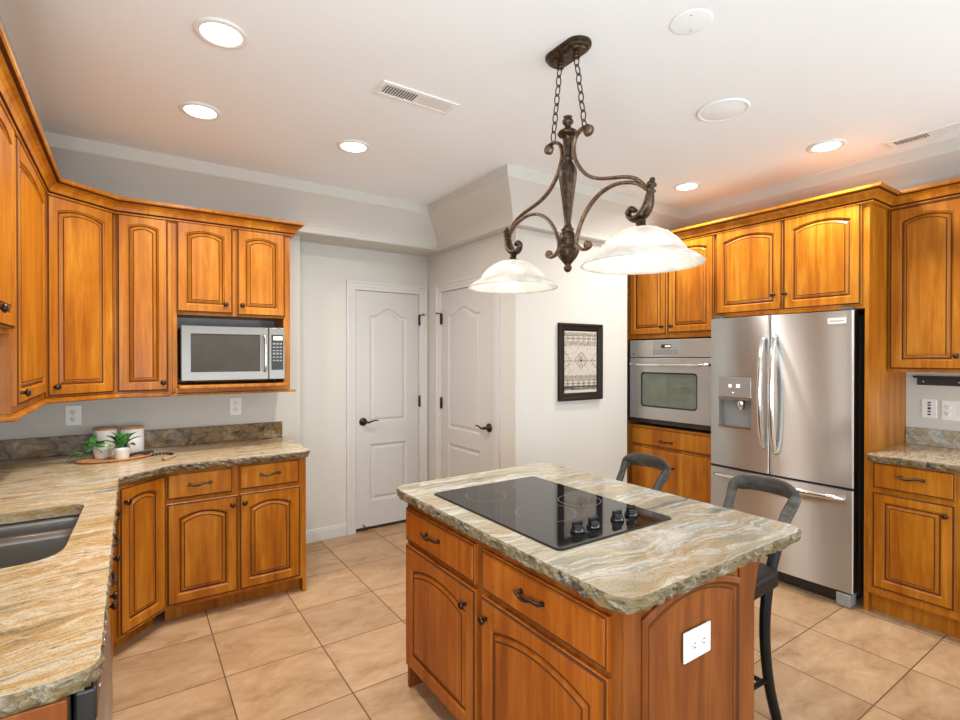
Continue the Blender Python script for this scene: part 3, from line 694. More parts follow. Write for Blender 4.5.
b = MB(); ri = rounded([(wu0, wv0), (wu1, wv0), (wu1, wv1), (wu0, wv1)], .035, 5); r2 = rounded([(wu0 + .012, wv0 + .012), (wu1 - .012, wv0 + .012), (wu1 - .012, wv1 - .012), (wu0 + .012, wv1 - .012)], .03, 5)
b.loops([[F_rt(x, y, .027) for x, y in ri], [F_rt(x, y, .0285) for x, y in ri], [F_rt(x, y, .0285) for x, y in r2], [F_rt(x, y, .027) for x, y in r2]], False, False); b.build('window_border', 'black', d)
hz = rz(1.415)
b = MB(); b.tube(catmull([F_rt(ry(2.735), hz, .030), F_rt(ry(2.725), hz, .062), F_rt(ry(2.65), hz - .004, .078), F_rt(ry(2.40), hz - .006, .080), F_rt(ry(2.16), hz - .004, .078), F_rt(ry(2.075), hz, .062), F_rt(ry(2.065), hz, .030)], 5), .012, 10); b.build('handle', 'chrome', d)
# fridge surround
c = thing('refrigerator_cabinet', 'wooden cabinet with two arched doors over the refrigerator and a full height side panel', 'cabinet', (3.83, 1.66, 0))
b = MB(); b.box((TX, yp1, rz(1.742)), (WR, yo0 - .001, ZTR)); b.build('body', 'wood', c, bevel=.002)
b = MB(); b.box((TX, yp0, 0), (WR, yp1, ZTR)); b.build('side_panel', 'wood', c, bevel=.002)
b = MB(); b.box((TX - .004, yp0 - .001, 0), (TX, yp1 + .001, ZTR)); b.build('edge_strip', 'wood', c)
door(F_rt, ry(2.028), ry(1.589), rz(1.764), rz(2.332), c, (ry(1.636), rz(1.861)), rise=.045)
door(F_rt, ry(1.583), ry(1.170), rz(1.764), rz(2.332), c, (ry(1.565), rz(1.861)), rise=.045)

# ---- refrigerator
FX = 3.46; KF = FX / 3.31
fy = lambda y: -y * KF
fz = lambda z: 1.47 + (z - 1.47) * KF
F_f = Fr((FX, 0, 0), (0, -1, 0), (-1, 0, 0))
yl, yr, ym = 2.035, 1.186, 1.633
c = thing('refrigerator', 'stainless french door refrigerator with water dispenser beside the wall oven', 'refrigerator', (3.8, 1.68, 0))
b = MB(); b.box((FX + .085, yr * KF + .012, .05), (4.10, yl * KF - .012, fz(1.715))); b.build('body', 'dgrey', c, bevel=.006)
def bow(u, u0, u1): return .016 * (1 - ((u - (u0 + u1) / 2) / ((u1 - u0) / 2)) ** 2)
def bowed(u0, u1, v0, v1, full, parent, name, mats='steel', cut=None, th=.075):
    b = MB(); K = 16
    us = [u0 + (u1 - u0) * i / K for i in range(K + 1)]; us[1:1] = [u0 + .004, u0 + .010]; us[-1:-1] = [u1 - .010, u1 - .004]
    if cut: us = sorted(set([u for u in us if min(abs(u - cut[0]), abs(u - cut[1])) > .008] + [cut[0], cut[1]]))
    nf = lambda u: bow(u, *full) - .004 - (.003 if u in (us[0], us[-1]) else .0008 if u in (us[1], us[-2]) else 0)
    cells = [(v0, v1)] if not cut else [(v0, cut[2]), (cut[2], cut[3]), (cut[3], v1)]
    for ci, (a, e) in enumerate(cells):
        for k in range(len(us) - 1):
            if cut and ci == 1 and us[k] >= cut[0] - 1e-6 and us[k + 1] <= cut[1] + 1e-6: continue
            b.add([F_f(us[k], a, nf(us[k])), F_f(us[k + 1], a, nf(us[k + 1])), F_f(us[k + 1], e, nf(us[k + 1])), F_f(us[k], e, nf(us[k]))], [(0, 1, 2, 3)], 0, True)
    for v in (v0, v1): b.add([F_f(u, v, nf(u)) for u in us] + [F_f(u1, v, -th), F_f(u0, v, -th)], [tuple(range(len(us) + 2))])
    for u in (u0, u1): b.add([F_f(u, v0, nf(u)), F_f(u, v1, nf(u)), F_f(u, v1, -th), F_f(u, v0, -th)], [(0, 1, 2, 3)])
    b.add([F_f(u0, v0, -th), F_f(u1, v0, -th), F_f(u1, v1, -th), F_f(u0, v1, -th)], [(0, 1, 2, 3)])
    if cut:
        p = [(cut[0], cut[2]), (cut[1], cut[2]), (cut[1], cut[3]), (cut[0], cut[3])]
        b.loops([[F_f(x, y, nf(x)) for x, y in p], [F_f(x, y, -.06) for x, y in p]], False, True, [1, 1])
    return b.build(name, [mats, 'grey'], parent)
full = (fy(yl), fy(yr))
gt, gb = fz(.738), fz(.722)
cut = (fy(1.972), fy(1.747), fz(.998), fz(1.341))
dL = bowed(fy(yl), fy(ym) - .0025, gt, fz(1.731), full, c, 'door', cut=cut)
dR = bowed(fy(ym) + .0025, fy(yr), gt, fz(1.731), full, c, 'door')
dF = bowed(fy(yl), fy(yr), fz(.149), gb, full, c, 'freezer_drawer')
b = MB(); b.fbox(F_f, fy(ym) - .0024, fy(ym) + .0024, gt, fz(1.728), -.07, .009); b.fbox(F_f, fy(yl) + .004, fy(yr) - .004, gb - .004, gt + .004, -.07, -.014); b.build('gap_shade', 'black', c)  # black strips fill the door gaps to paint them as dark shade
# dispenser
nd = .010
b = MB(); b.fbox(F_f, cut[0] + .002, cut[1] - .002, fz(1.204), cut[3] - .002, -.055, nd); dp = b.build('dispenser', 'steelo', dL, bevel=.003)
b = MB(); b.fbox(F_f, cut[0] + .004, cut[1] - .004, fz(1.188), fz(1.203), -.055, nd + .008); b.build('dispenser_lip', 'chrome', dL)
b = MB(); b.fbox(F_f, cut[0] + .002, cut[1] - .002, cut[2] + .001, cut[2] + .014, -.055, nd + .004); b.build('drip_tray', 'chrome', dL)
b = MB(); b.lathe([(.001, 0), (.026, 0), (.028, .05), (.020, .062), (.001, .062)], F_f((cut[0] + cut[1]) / 2 + .035, fz(1.128), -.018), (0, 0, 1), 12)
b.build('dispenser_nozzle', 'chrome', dL)
for du_, w, z0, z1 in ((.078, .018, .075, .055), (.132, .024, .075, .055), (.105, .006, .115, .108)):
    b = MB(); b.fbox(F_f, cut[0] + du_, cut[0] + du_ + w, cut[3] - z0, cut[3] - z1, nd - .001, nd + .0006); b.build('indicator', 'led', dL)
def fhandle(pts, parent, r=.012, fl=(1, 1)):
    b = MB(); P = catmull(pts, 6); b.tube(P, [r * (.75 + .25 * math.sin(PI * i / (len(P) - 1))) for i in range(len(P))], 12, flat=fl); return b.build('handle', 'chrome', parent)
for u, par, zt, zb in ((fy(1.664), dL, 1.592, .90), (fy(1.594), dR, 1.602, .878)):
    zt, zb = fz(zt), fz(zb); fhandle([F_f(u, zt, .010), F_f(u, zt - .03, .036), F_f(u, zt - .15, .062), F_f(u, (zt + zb) / 2, .074), F_f(u, zb + .15, .062), F_f(u, zb + .03, .036), F_f(u, zb, .010)], par, .019)
zh = fz(.676); u0, u1 = fy(1.992), fy(1.232)
fhandle([F_f(u0, zh - .006, .004), F_f(u0 + .03, zh, .030), F_f(u0 + .18, zh + .004, .060), F_f((u0 + u1) / 2, zh + .005, .070), F_f(u1 - .18, zh + .004, .060), F_f(u1 - .03, zh, .030), F_f(u1, zh - .006, .004)], dF, .018)
b = MB(); b.fbox(F_f, fy(1.312), fy(1.222), fz(1.658), fz(1.690), -.004, .0075); bd = b.build('badge', 'white', dR, bevel=.001)
b = MB()
for i in range(9): b.fbox(F_f, fy(1.312) + .010 + i * .0085, fy(1.312) + .016 + i * .0085, fz(1.670), fz(1.678), .006, .0079)
b.build('lettering', 'grey', bd)
b = MB(); b.box((FX - .002, yr * KF + .012, 0.004), (FX + .09, yr * KF + .085, fz(.138))); b.build('foot', 'grey', c, bevel=.005)
b = MB(); b.box((FX - .002, yl * KF - .085, 0.004), (FX + .09, yl * KF - .012, fz(.138))); b.build('foot', 'grey', c, bevel=.005)
b = MB(); b.box((FX + .03, yr * KF + .09, .02), (FX + .085, yl * KF - .09, fz(.135))); b.build('toe_grille', 'black', c)
for y in (yr * KF + .012, yl * KF - .08):
    b = MB(); b.box((FX + .01, y, fz(1.732)), (FX + .16, y + .065, fz(1.732) + .018)); b.build('hinge_cover', 'dgrey', c, bevel=.004)

# ---- right upper and base cabinets
RUX = 3.805; F_ru = Fr((RUX, 0, 0), (0, -1, 0), (-1, 0, 0)); KU = (RUX - .02) / 3.62
uy = lambda y: -y * KU
uz = lambda z: 1.47 + (z - 1.47) * KU
c = thing('wall_cabinet', 'wooden wall cabinet to the right of the refrigerator above the knife rail', 'cabinet', (3.97, .6, uz(1.38)))
b = MB(); b.box((RUX, .02, uz(1.385)), (WR, yp0 - .002, ZTR)); b.build('body', 'wood', c, bevel=.002)
door(F_ru, uy(1.122), uy(.792), uz(1.40), uz(2.318), c, (uy(.826), uz(1.476)), rise=.036)
door(F_ru, uy(.780), uy(.45), uz(1.40), uz(2.318), c, (uy(.746), uz(1.476)), rise=.036)
CR2 = [(d_, z + (ZTR + .05 - 2.372)) for d_, z in CR]
b = MB(); b.sweep([(TX, yo1), (TX, yp0), (RUX, yp0), (RUX, .02)], [(d_, z) for d_, z in CR2], seg_mi=CM)
tag(b.build('crown_molding', ['wood', 'glaze_shade']), 'honey wood crown molding stepping around the tops of the oven and refrigerator cabinets', 'molding')
RBX = 3.51; F_rb = Fr((RBX, 0, 0), (0, -1, 0), (-1, 0, 0)); KB = (RBX - .02) / 3.34
by = lambda y: -y * KB
bz = lambda z: 1.47 + (z - 1.47) * KB
c = thing('base_cabinet', 'wooden base cabinet with one drawer over a square panel door right of the refrigerator', 'cabinet', (3.8, .6, 0))
b = MB(); b.box((RBX, .02, .115), (WR, yp0 - .002, .876)); b.box((RBX + .06, .02, 0), (WR, yp0 - .002, .115)); b.build('body', 'wood', c, bevel=.002)
drawer(F_rb, by(1.108), by(.766), bz(.758), bz(.900), c, (by(.935), bz(.838)))
door(F_rb, by(1.108), by(.766), bz(.216), bz(.738), c, (by(.800), bz(.682)), rise=0, fw=.058)
drawer(F_rb, by(.745), by(.42), bz(.758), bz(.900), c, (by(.58), bz(.838))); door(F_rb, by(.745), by(.42), bz(.216), bz(.738), c, (by(.71), bz(.682)), rise=0, fw=.058)
RO = rounded([(3.470, .02), (WR - .001, .02), (WR - .001, yp0 - .003), (3.470, yp0 - .003)], [0, 0, 0, .035], 5)
o = slab('counter', RO, .917, .04, ['gran_l', 'gran_e'], rough_edges=lambda p: p.x < 3.49, amp=.004); o.name = 'side_countertop'
tag(o, 'granite countertop on the base cabinet right of the refrigerator', 'countertop')
b = MB(); b.box((WR - .022, .02, .917), (WR, yp0 - .003, 1.022)); tag(b.build('backsplash', 'gran_i', bevel=.003), 'low grey granite backsplash on the right hand wall under the outlets', 'backsplash')

# ------------------------------------------------------------------ island
IX = 1.018; F_if = Fr((IX, 0, 0), (0, -1, 0), (-1, 0, 0)); IY = .862; F_ie = Fr((0, IY, 0), (1, 0, 0), (0, -1, 0))
ix1 = 1.645; iy1 = 2.072
c = thing('kitchen_island', 'reddish brown wooden kitchen island with drawers and arched doors under a granite top', 'kitchen island', (1.33, 1.47, 0))
b = MB(); b.box((IX, IY, .106), (ix1, iy1, .845)); b.box((IX + .07, IY + .02, 0), (ix1, iy1 - .02, .106))
for y in (iy1 - .02, IY): b.box((IX, y, 0), (ix1, y + .02, .106))
b.build('body', 'wood_panel', c, bevel=.002)  # face frame darkened to include the shade between doors and drawers
drawer(F_if, -2.058, -1.508, .664, .806, c, (-1.805, .744), wd='wood_island'); drawer(F_if, -1.460, -.895, .664, .806, c, (-1.190, .744), wd='wood_island')
door(F_if, -2.058, -1.502, .112, .645, c, (-1.560, .577), rise=.055, wd='wood_island', fw=.066); door(F_if, -1.466, -.895, .112, .645, c, (-1.466 + .036, .577), rise=.055, wd='wood_island', fw=.066)
for u0, u1 in ((IX, 1.085), (1.555, ix1 - .004)):
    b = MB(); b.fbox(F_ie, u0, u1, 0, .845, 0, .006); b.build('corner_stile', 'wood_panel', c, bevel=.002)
# arched end panel
def endpanel(F, u0, u1, v0, v1, rise, parent):
    b = MB(); K = 16
    def lp(i, n):
        a, e = u0 + i, u1 - i; pts = [F(a, v0 + i, n), F(e, v0 + i, n)]
        for k in range(K + 1):
            x = 1 - 2 * k / K; u = (a + e) / 2 + x * (e - a) / 2
            pts.append(F(u, v1 - i - rise * (x * x) , n))
        return pts
    b.loops([lp(0, -.006), lp(0, .008), lp(.006, .014), (lp(.014, .014)), lp(.022, .008), lp(.028, .003), lp(.034, .003), lp(.060, .0005)], True, True, [0, 0, 0, 1, 0, 1, 0])
    return b.build('end_panel', ['wood_panel', 'glaze_shade'], parent)
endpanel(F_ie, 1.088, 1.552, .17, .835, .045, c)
for y in (.872, 2.03):
    b = MB(); pr = [(0, .845), (.070, .845), (.070, .825), (.064, .808), (.054, .785), (.042, .755), (.033, .715), (.020, .67), (.013, .63), (0, .61)]
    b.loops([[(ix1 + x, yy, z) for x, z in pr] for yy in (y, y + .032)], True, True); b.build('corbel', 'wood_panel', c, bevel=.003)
IO = rounded([(.970, .808), (1.908, .818), (1.906, 2.165), (.972, 2.135)], [.075, .075, .075, .075], 7)
o = slab('island_countertop', IO, CZ, .042, ['gran_i', 'gran_e'], amp=.0085)
tag(o, 'grey and gold granite island top with a chiselled edge and rounded corners', 'countertop')
# cooktop
c = thing('cooktop', 'black glass electric cooktop with four control knobs set in the island top', 'cooktop', (1.34, 1.52, CZ))
cx0, cx1, cy0, cy1 = 1.062, 1.618, 1.138, 1.918
ol = rounded([(cx0, cy0), (cx1, cy0), (cx1, cy1), (cx0, cy1)], .022, 5)
b = MB(); b.prism(ol, CZ + .0005, CZ + .006); b.build('glass_top', 'cookglass', c, bevel=.0015)
b = MB(); b.prism(rounded([(cx0 - .002, cy0 - .002), (cx1 + .002, cy0 - .002), (cx1 + .002, cy1 + .002), (cx0 - .002, cy1 + .002)], .022, 5), CZ + .0002, CZ + .004); b.build('trim', 'black', c)
M['ring'] = simple('printed_ring', (.13, .13, .125), .3)
for x, y, r in ((1.222, 1.752, .083), (1.275, 1.440, .112), (1.498, 1.487, .085), (1.490, 1.765, .088)):
    b = MB(); n = 48; P = lambda q, z: [(x + q * math.cos(2 * PI * i / n), y + q * math.sin(2 * PI * i / n), z) for i in range(n)]
    b.loops([P(r - .0012, CZ + .0061), P(r - .0012, CZ + .0064), P(r + .0012, CZ + .0064), P(r + .0012, CZ + .0061)], False, False); b.build('burner_ring', 'ring', c)
for x, y in ((1.222, 1.222), (1.298, 1.222), (1.424, 1.228), (1.508, 1.236)):
    b = MB(); b.lathe([(.001, .006), (.024, .006), (.024, .012), (.020, .020), (.019, .024), (.001, .025)], (x, y, CZ), n=18)
    kb = b.build('control_knob', 'blackgloss', c)
    b = MB(); b.box((x - .021, y - .006, CZ + .018), (x + .021, y + .007, CZ + .042)); b.build('grip', 'chrome' if False else 'blackgloss', kb, bevel=.004)

# ------------------------------------------------------------------ counter stools
def make_stool(bx, yc, label):
    """low back stool facing the island (-x); bx = x of the backrest top"""
    c = thing('counter_stool', label, 'stool', (bx - .22, yc, 0), 'counter stools at the island')
    hw = .122
    def X_(dx, dy, z): return (bx + dx, yc + dy, z)
    # bent back: one sweep up one side, over and down the other
    half = [(-.165, hw - .006, .655), (-.105, hw - .004, .745), (-.058, hw + .002, .815), (-.026, hw + .010, .855), (-.006, hw + .008, .882), (.006, hw - .020, .897), (.018, .065, .903)]
    path = [X_(a, -w, z) for a, w, z in half] + [X_(.022, 0, .905)] + [X_(a, w, z) for a, w, z in half[::-1]]
    b = MB(); P = catmull(path, 6); k = len(P); rr = [.025 + .014 * math.exp(-((i / (k - 1) - .5) / .19) ** 4) for i in range(k)]
    b.tube(P, rr, 12, flat=(.42, 1.0), ref=(1, 0, .25)); b.build('backrest', 'stool', c)
    b = MB(); b.tube(catmull([X_(-.13, -hw + .01, .715), X_(-.095, 0, .73), X_(-.13, hw - .01, .715)], 8), .015, 8, flat=(.6, 1.2), ref=(1, 0, 0)); b.build('lower_rail', 'stoolleg', c)
    for s_ in (-1, 1):
        y = s_ * hw
        b = MB(); P = catmull([X_(-.105, y, .745), X_(-.165, y, .655), X_(-.212, y, .55), X_(-.232, y, .42), X_(-.226, y * 1.01, .28), X_(-.195, y * 1.03, .13), X_(-.150, y * 1.06, .003)], 6)
        b.tube(P, [.025 - .004 * abs(i / (len(P) - 1) - .3) for i in range(len(P))], 10, flat=(1.05, .80), ref=(1, 0, 0)); b.build('leg', 'stoolleg', c)
        b = MB(); P = catmull([X_(-.535, y * .92, .60), X_(-.55, y * .95, .40), X_(-.565, y * 1.0, .20), X_(-.60, y * 1.05, .003)], 6)
        b.tube(P, [.019 - .004 * i / (len(P) - 1) for i in range(len(P))], 10); b.build('leg', 'stoolleg', c)
        b = MB(); b.tube([X_(-.215, y * 1.01, .185), X_(-.568, y, .20)], .010, 8); b.build('stretcher', 'stoolleg', c)
    b = MB(); b.tube([X_(-.20, -hw * 1.02, .155), X_(-.20, hw * 1.02, .155)], .010, 8); b.build('stretcher', 'stoolleg', c)
    b = MB(); b.tube([X_(-.578, -hw, .225), X_(-.578, hw, .225)], .011, 8); b.build('foot_rest', 'stoolleg', c)
    ol = rounded([(bx - .585, yc - .185), (bx - .185, yc - .165), (bx - .185, yc + .165), (bx - .585, yc + .185)], [.06, .05, .05, .06], 6)
    b = MB(); b.loops([[(x, y, .572) for x, y in ol], [(x, y, .606) for x, y in ol]], True, True); b.build('seat_frame', 'stoolleg', c, bevel=.004)
    b = MB(); sc = lambda k: [(bx - .385 + (x - bx + .385) * k, yc + (y - yc) * k) for x, y in ol]
    b.loops([[(x, y, .607) for x, y in sc(.99)], [(x, y, .620) for x, y in sc(1.0)], [(x, y, .632) for x, y in sc(.97)], [(x, y, .636) for x, y in sc(.85)], [(x, y, .630) for x, y in sc(.5)]], True, True, None, True); b.build('seat', 'seat', c)
    return c
st = make_stool(2.31, 1.165, 'charcoal bentwood counter stool at the near end of the island facing the refrigerator side')
copy_thing(st, (0, .625, 0), 'charcoal bentwood counter stool farther along the island in front of the oven drawers')

# ------------------------------------------------------------------ chandelier
CX = 1.43; CYc = 1.485
c = thing('chandelier', 'bronze two light island chandelier with scrolled arms and white glass bowl shades hung on chains', 'chandelier', (CX, CYc, 1.80))
stad = lambda r, l: [(CX + r * math.cos(t), CYc + (l if math.sin(t) >= 0 else -l) + r * math.sin(t)) for t in [2 * PI * (i + .5) / 32 for i in range(32)]]
b = MB(); b.loops([[(x, y, z) for x, y in stad(r, .052)] for r, z in ((.054, H), (.054, H - .010), (.049, H - .013), (.046, H - .016), (.044, H - .023), (.037, H - .026), (.032, H - .032))], True, True, None, False)
for dy in (-.045, .045): b.lathe([(.016, -.05), (.012, -.044), (.010, -.034), (.014, -.030)], (CX, CYc + dy, H), n=12)
b.build('canopy', 'darkbronze', c, bevel=.0)
# chains
for sg, y1, z1 in ((1, 1.571, 2.352), (-1, 1.392, 2.335)):
    p0 = Vector((CX, CYc + sg * .045, H - .045)); p1 = Vector((CX, y1, z1)); n = 8; dv = (p1 - p0); dirv = dv.normalized(); side = Vector((1, 0, 0)); oth = dirv.cross(side)
    ch = MB()
    ch.lathe([(.003, 0), (.003, .001)], p0, dirv, 6); chn = ch.build('chain', 'darkbronze', c)
    for i in range(n):
        cc = p0 + dv * ((i + .5) / n); w = side if i % 2 else oth; hl_ = dv.length / n * .5 + .004
        pts = [cc + dirv * (hl_ * math.sin(t) if abs(math.sin(t)) < .7 else math.copysign(hl_ * (.7 + .3 * (abs(math.sin(t)) - .7) / .3), math.sin(t))) + w * (.0115 * math.cos(t)) for t in [2 * PI * k / 14 for k in range(14)]]
        l = MB(); l.tube(pts, .0026, 6, closed=True); l.build('chain_link', 'darkbronze', chn)
# column
colp = [(.001, 1.804), (.012, 1.810), (.017, 1.822), (.012, 1.836), (.018, 1.842), (.024, 1.850), (.034, 1.866), (.040, 1.880), (.043, 1.890), (.036, 1.898), (.030, 1.906), (.033, 1.925), (.033, 1.945), (.028, 1.958), (.022, 1.966), (.026, 1.974), (.018, 1.982), (.014, 2.0),
        (.016, 2.04), (.020, 2.08), (.026, 2.13), (.031, 2.17), (.033, 2.195), (.031, 2.215), (.024, 2.232), (.017, 2.245), (.022, 2.252), (.016, 2.262), (.019, 2.30), (.020, 2.33), (.024, 2.338), (.036, 2.344), (.041, 2.352), (.036, 2.360), (.026, 2.366), (.014, 2.374), (.012, 2.384), (.020, 2.392), (.022, 2.402), (.014, 2.412), (.018, 2.418), (.001, 2.424)]
b = MB(); cp = []
for i in range(len(colp) - 1): cp.append(colp[i]); cp.append(((colp[i][0] + colp[i + 1][0]) / 2, (colp[i][1] + colp[i + 1][1]) / 2))
cp.append(colp[-1])
n = 24; lps = []
for r, z in cp:
    fl = .10 if 2.02 < z < 2.235 else (.08 if 1.85 < z < 1.96 else 0)
    lps.append([(CX + r * (1 + fl * math.cos(8 * 2 * PI * i / n)) * math.cos(2 * PI * i / n), CYc + r * (1 + fl * math.cos(8 * 2 * PI * i / n)) * math.sin(2 * PI * i / n), z) for i in range(n)])
b.loops(lps, True, True, None, True); b.build('column', 'darkbronze', c)
RU = [(1.379, 2.317), (1.368, 2.326), (1.378, 2.341), (1.408, 2.343), (1.441, 2.324), (1.453, 2.286), (1.445, 2.244), (1.420, 2.200), (1.378, 2.157), (1.325, 2.130), (1.262, 2.113), (1.203, 2.100), (1.151, 2.078), (1.108, 2.036)]
RL = [(1.108, 2.030), (1.146, 2.060), (1.191, 2.077), (1.250, 2.085), (1.312, 2.073), (1.365, 2.042), (1.405, 1.997), (1.431, 1.943), (1.436, 1.910), (1.414, 1.886), (1.385, 1.880), (1.366, 1.892), (1.378, 1.905)]
def arm(path, name):
    pts = catmull([(CX, y, z) for y, z in path], 5); b = MB(); k = len(pts)
    b.tube(pts, .0085, 8, flat=(1.25, .8), ref=(1, 0, 0))
    return b, pts
for sg in (-1, 1):
    mir = lambda P: [(y if sg < 0 else 2 * CYc - y, z) for y, z in P]
    b, pts = arm(mir(RU), 'arm'); b.sphere(pts[0], .014); b.lathe([(.001, -.012), (.020, -.009), (.020, .009), (.001, .012)], (CX, mir([(1.374, 2.326)])[0][0], 2.326), (1, 0, 0), 14); a = b.build('arm', 'bronzegold', c)
    b, pts = arm(mir(RL), 'arm'); b.lathe([(.001, -.010), (.016, -.008), (.016, .008), (.001, .010)], (CX, mir([(1.376, 1.896)])[0][0], 1.894), (1, 0, 0), 14); b.build('arm', 'bronzegold', c)
    # acanthus scroll holding the socket
    LF = mir([(1.087, 2.052), (1.094, 2.017), (1.104, 1.976), (1.128, 1.948), (1.162, 1.943), (1.187, 1.964), (1.172, 1.982), (1.157, 1.970)])
    pts = catmull([(CX, y, z) for y, z in LF], 6); k = len(pts); b = MB()
    b.tube(pts, [.006 + .013 * math.sin(PI * min(1, i / (k * .75))) if i < k * .7 else .011 for i in range(k)], 10, flat=(1.3, .8), ref=(1, 0, 0))
    for i in range(2, int(k * .6), 3):
        for sx in (-1, 1): b.sphere((pts[i].x + sx * .013, pts[i].y, pts[i].z), .0085, 8)
    b.sphere((CX, LF[0][0], 2.056), .010)
    b.build('leaf_scroll', 'darkbronze', c)
    sy_ = mir([(1.132, 0)])[0][0]; 
    b = MB(); b.lathe([(.001, 1.948), (.010, 1.946), (.012, 1.936), (.018, 1.930), (.016, 1.910), (.030, 1.908), (.036, 1.900), (.036, 1.893), (.001, 1.892)], (CX, sy_, 0), n=18); b.build('socket', 'darkbronze', c)
    # bowl shade
    sp_ = [(.034, 1.905), (.062, 1.900), (.092, 1.884), (.120, 1.862), (.140, 1.836), (.148, 1.822), (.160, 1.815), (.176, 1.806), (.194, 1.792), (.203, 1.782)]
    ins = [(r - .006, z - .002) for r, z in sp_[::-1]]
    b = MB(); b.lathe(sp_ + ins, (CX, sy_, 0), n=40, caps=False); sh = b.build('shade', 'shade', c)
    b = MB(); b.lathe([(.001, 1.793), (.012, 1.795), (.022, 1.802), (.028, 1.815), (.028, 1.83), (.020, 1.85), (.013, 1.865), (.013, 1.892)], (CX, sy_, 0), n=16); b.build('bulb', 'bulb', c)
    l = bpy.data.lights.new('lamp_glow', 'POINT'); l.energy = 1.5; l.color = (1, .93, .82); l.shadow_soft_size = .03
    lo = bpy.data.objects.new('lamp_glow', l); COL.objects.link(lo); lo.location = (CX, sy_, 1.775)

# ------------------------------------------------------------------ ceiling fittings
labs = ['recessed ceiling light nearest the top left corner of the photo', 'recessed ceiling light above the sink side cabinets, second from the top left',
        'recessed ceiling light left of the chandelier near the alcove soffit', 'recessed ceiling light above the refrigerator cabinet', 'recessed ceiling light near the back right tray corner behind the right glass shade']
for (x, y), lb in zip(CANS, labs):
    c = thing('recessed_light', lb, 'ceiling light', (x, y, H - .012), 'recessed ceiling lights')
    b = MB(); b.lathe([(.070, H), (.092, H), (.094, H - .004), (.090, H - .008), (.074, H - .010), (.070, H - .006)], (x, y, 0), n=32, caps=False); b.build('trim_ring', 'white', c)
    b = MB(); b.lathe([(.001, H - .001), (.0715, H - .001), (.0715, H - .006), (.04, H - .010), (.001, H - .011)], (x, y, 0), n=28); b.build('lens', 'lens', c)
def vent(label, x0, x1, y0, y1, along_x, dark_first):
    c = thing('ceiling_vent', label, 'vent', ((x0 + x1) / 2, (y0 + y1) / 2, H - .01), 'ceiling air vents')
    b = MB(); w = .024
    for p, q in (((x0, y0), (x1, y0 + w)), ((x0, y1 - w), (x1, y1)), ((x0, y0 + w), (x0 + w, y1 - w)), ((x1 - w, y0 + w), (x1, y1 - w))): b.box((p[0], p[1], H - .009), (q[0], q[1], H))
    b.build('frame', 'white', c, bevel=.003)
    b = MB(); b.box((x0 + w, y0 + w, H - .002), (x1 - w, y1 - w, H)); b.build('backing', 'slot', c)
    lo, hi = (x0 + w, x1 - w) if along_x else (y0 + w, y1 - w); a0, a1 = (y0 + w, y1 - w) if along_x else (x0 + w, x1 - w); k = 26
    for i in range(k):
        t = lo + (hi - lo) * (i + .5) / k; p = (hi - lo) / k; tilt = (.38 if (i < k / 2) == dark_first else -.38) * p; b = MB(); th = .0016
        e = [(t - tilt - th, H - .008), (t - tilt + th, H - .008), (t + tilt + th, H - .002), (t + tilt - th, H - .002)]
        if along_x: b.loops([[(u, a, z) for u, z in e] for a in (a0, a1)], True, True)
        else: b.loops([[(a, u, z) for u, z in e] for a in (a0, a1)], True, True)
        b.build('slat', 'white', c)
    b = MB()
    mid = (lo + hi) / 2
    if along_x: b.box((mid - .006, a0, H - .0085), (mid + .006, a1, H - .001))
    else: b.box((a0, mid - .006, H - .0085), (a1, mid + .006, H - .001))
    b.build('divider', 'white', c)
vent('white slatted ceiling vent between the left recessed lights and the chandelier', .912, 1.300, 2.088, 2.212, True, True)
vent('white slatted ceiling vent at the top right of the photo above the right wall cabinet', 3.515, 3.635, .745, 1.115, False, False)
b = MB(); b.lathe([(.001, H - .006), (.098, H - .006), (.104, H - .004), (.108, H - .009), (.116, H - .007), (.120, H - .001), (.001, H - .0005)], (2.402, 1.414, 0), n=40); tag(b.build('ceiling_speaker', 'ceil'), 'round flush ceiling speaker grille to the right of the chandelier', 'speaker')
b = MB(); b.lathe([(.001, H - .004), (.066, H - .004), (.071, H - .003), (.073, H - .0005), (.001, H - .0005)], (1.676, 1.109, 0), n=36)
for a_ in (.6, .6 + PI): b.sphere((1.676 + .045 * math.cos(a_), 1.109 + .045 * math.sin(a_), H - .004), .003, 8, mi=1)
tag(b.build('ceiling_cover_plate', ['ceil', 'grey']), 'small round blank cover plate with two screws on the ceiling near the top edge', 'cover plate')

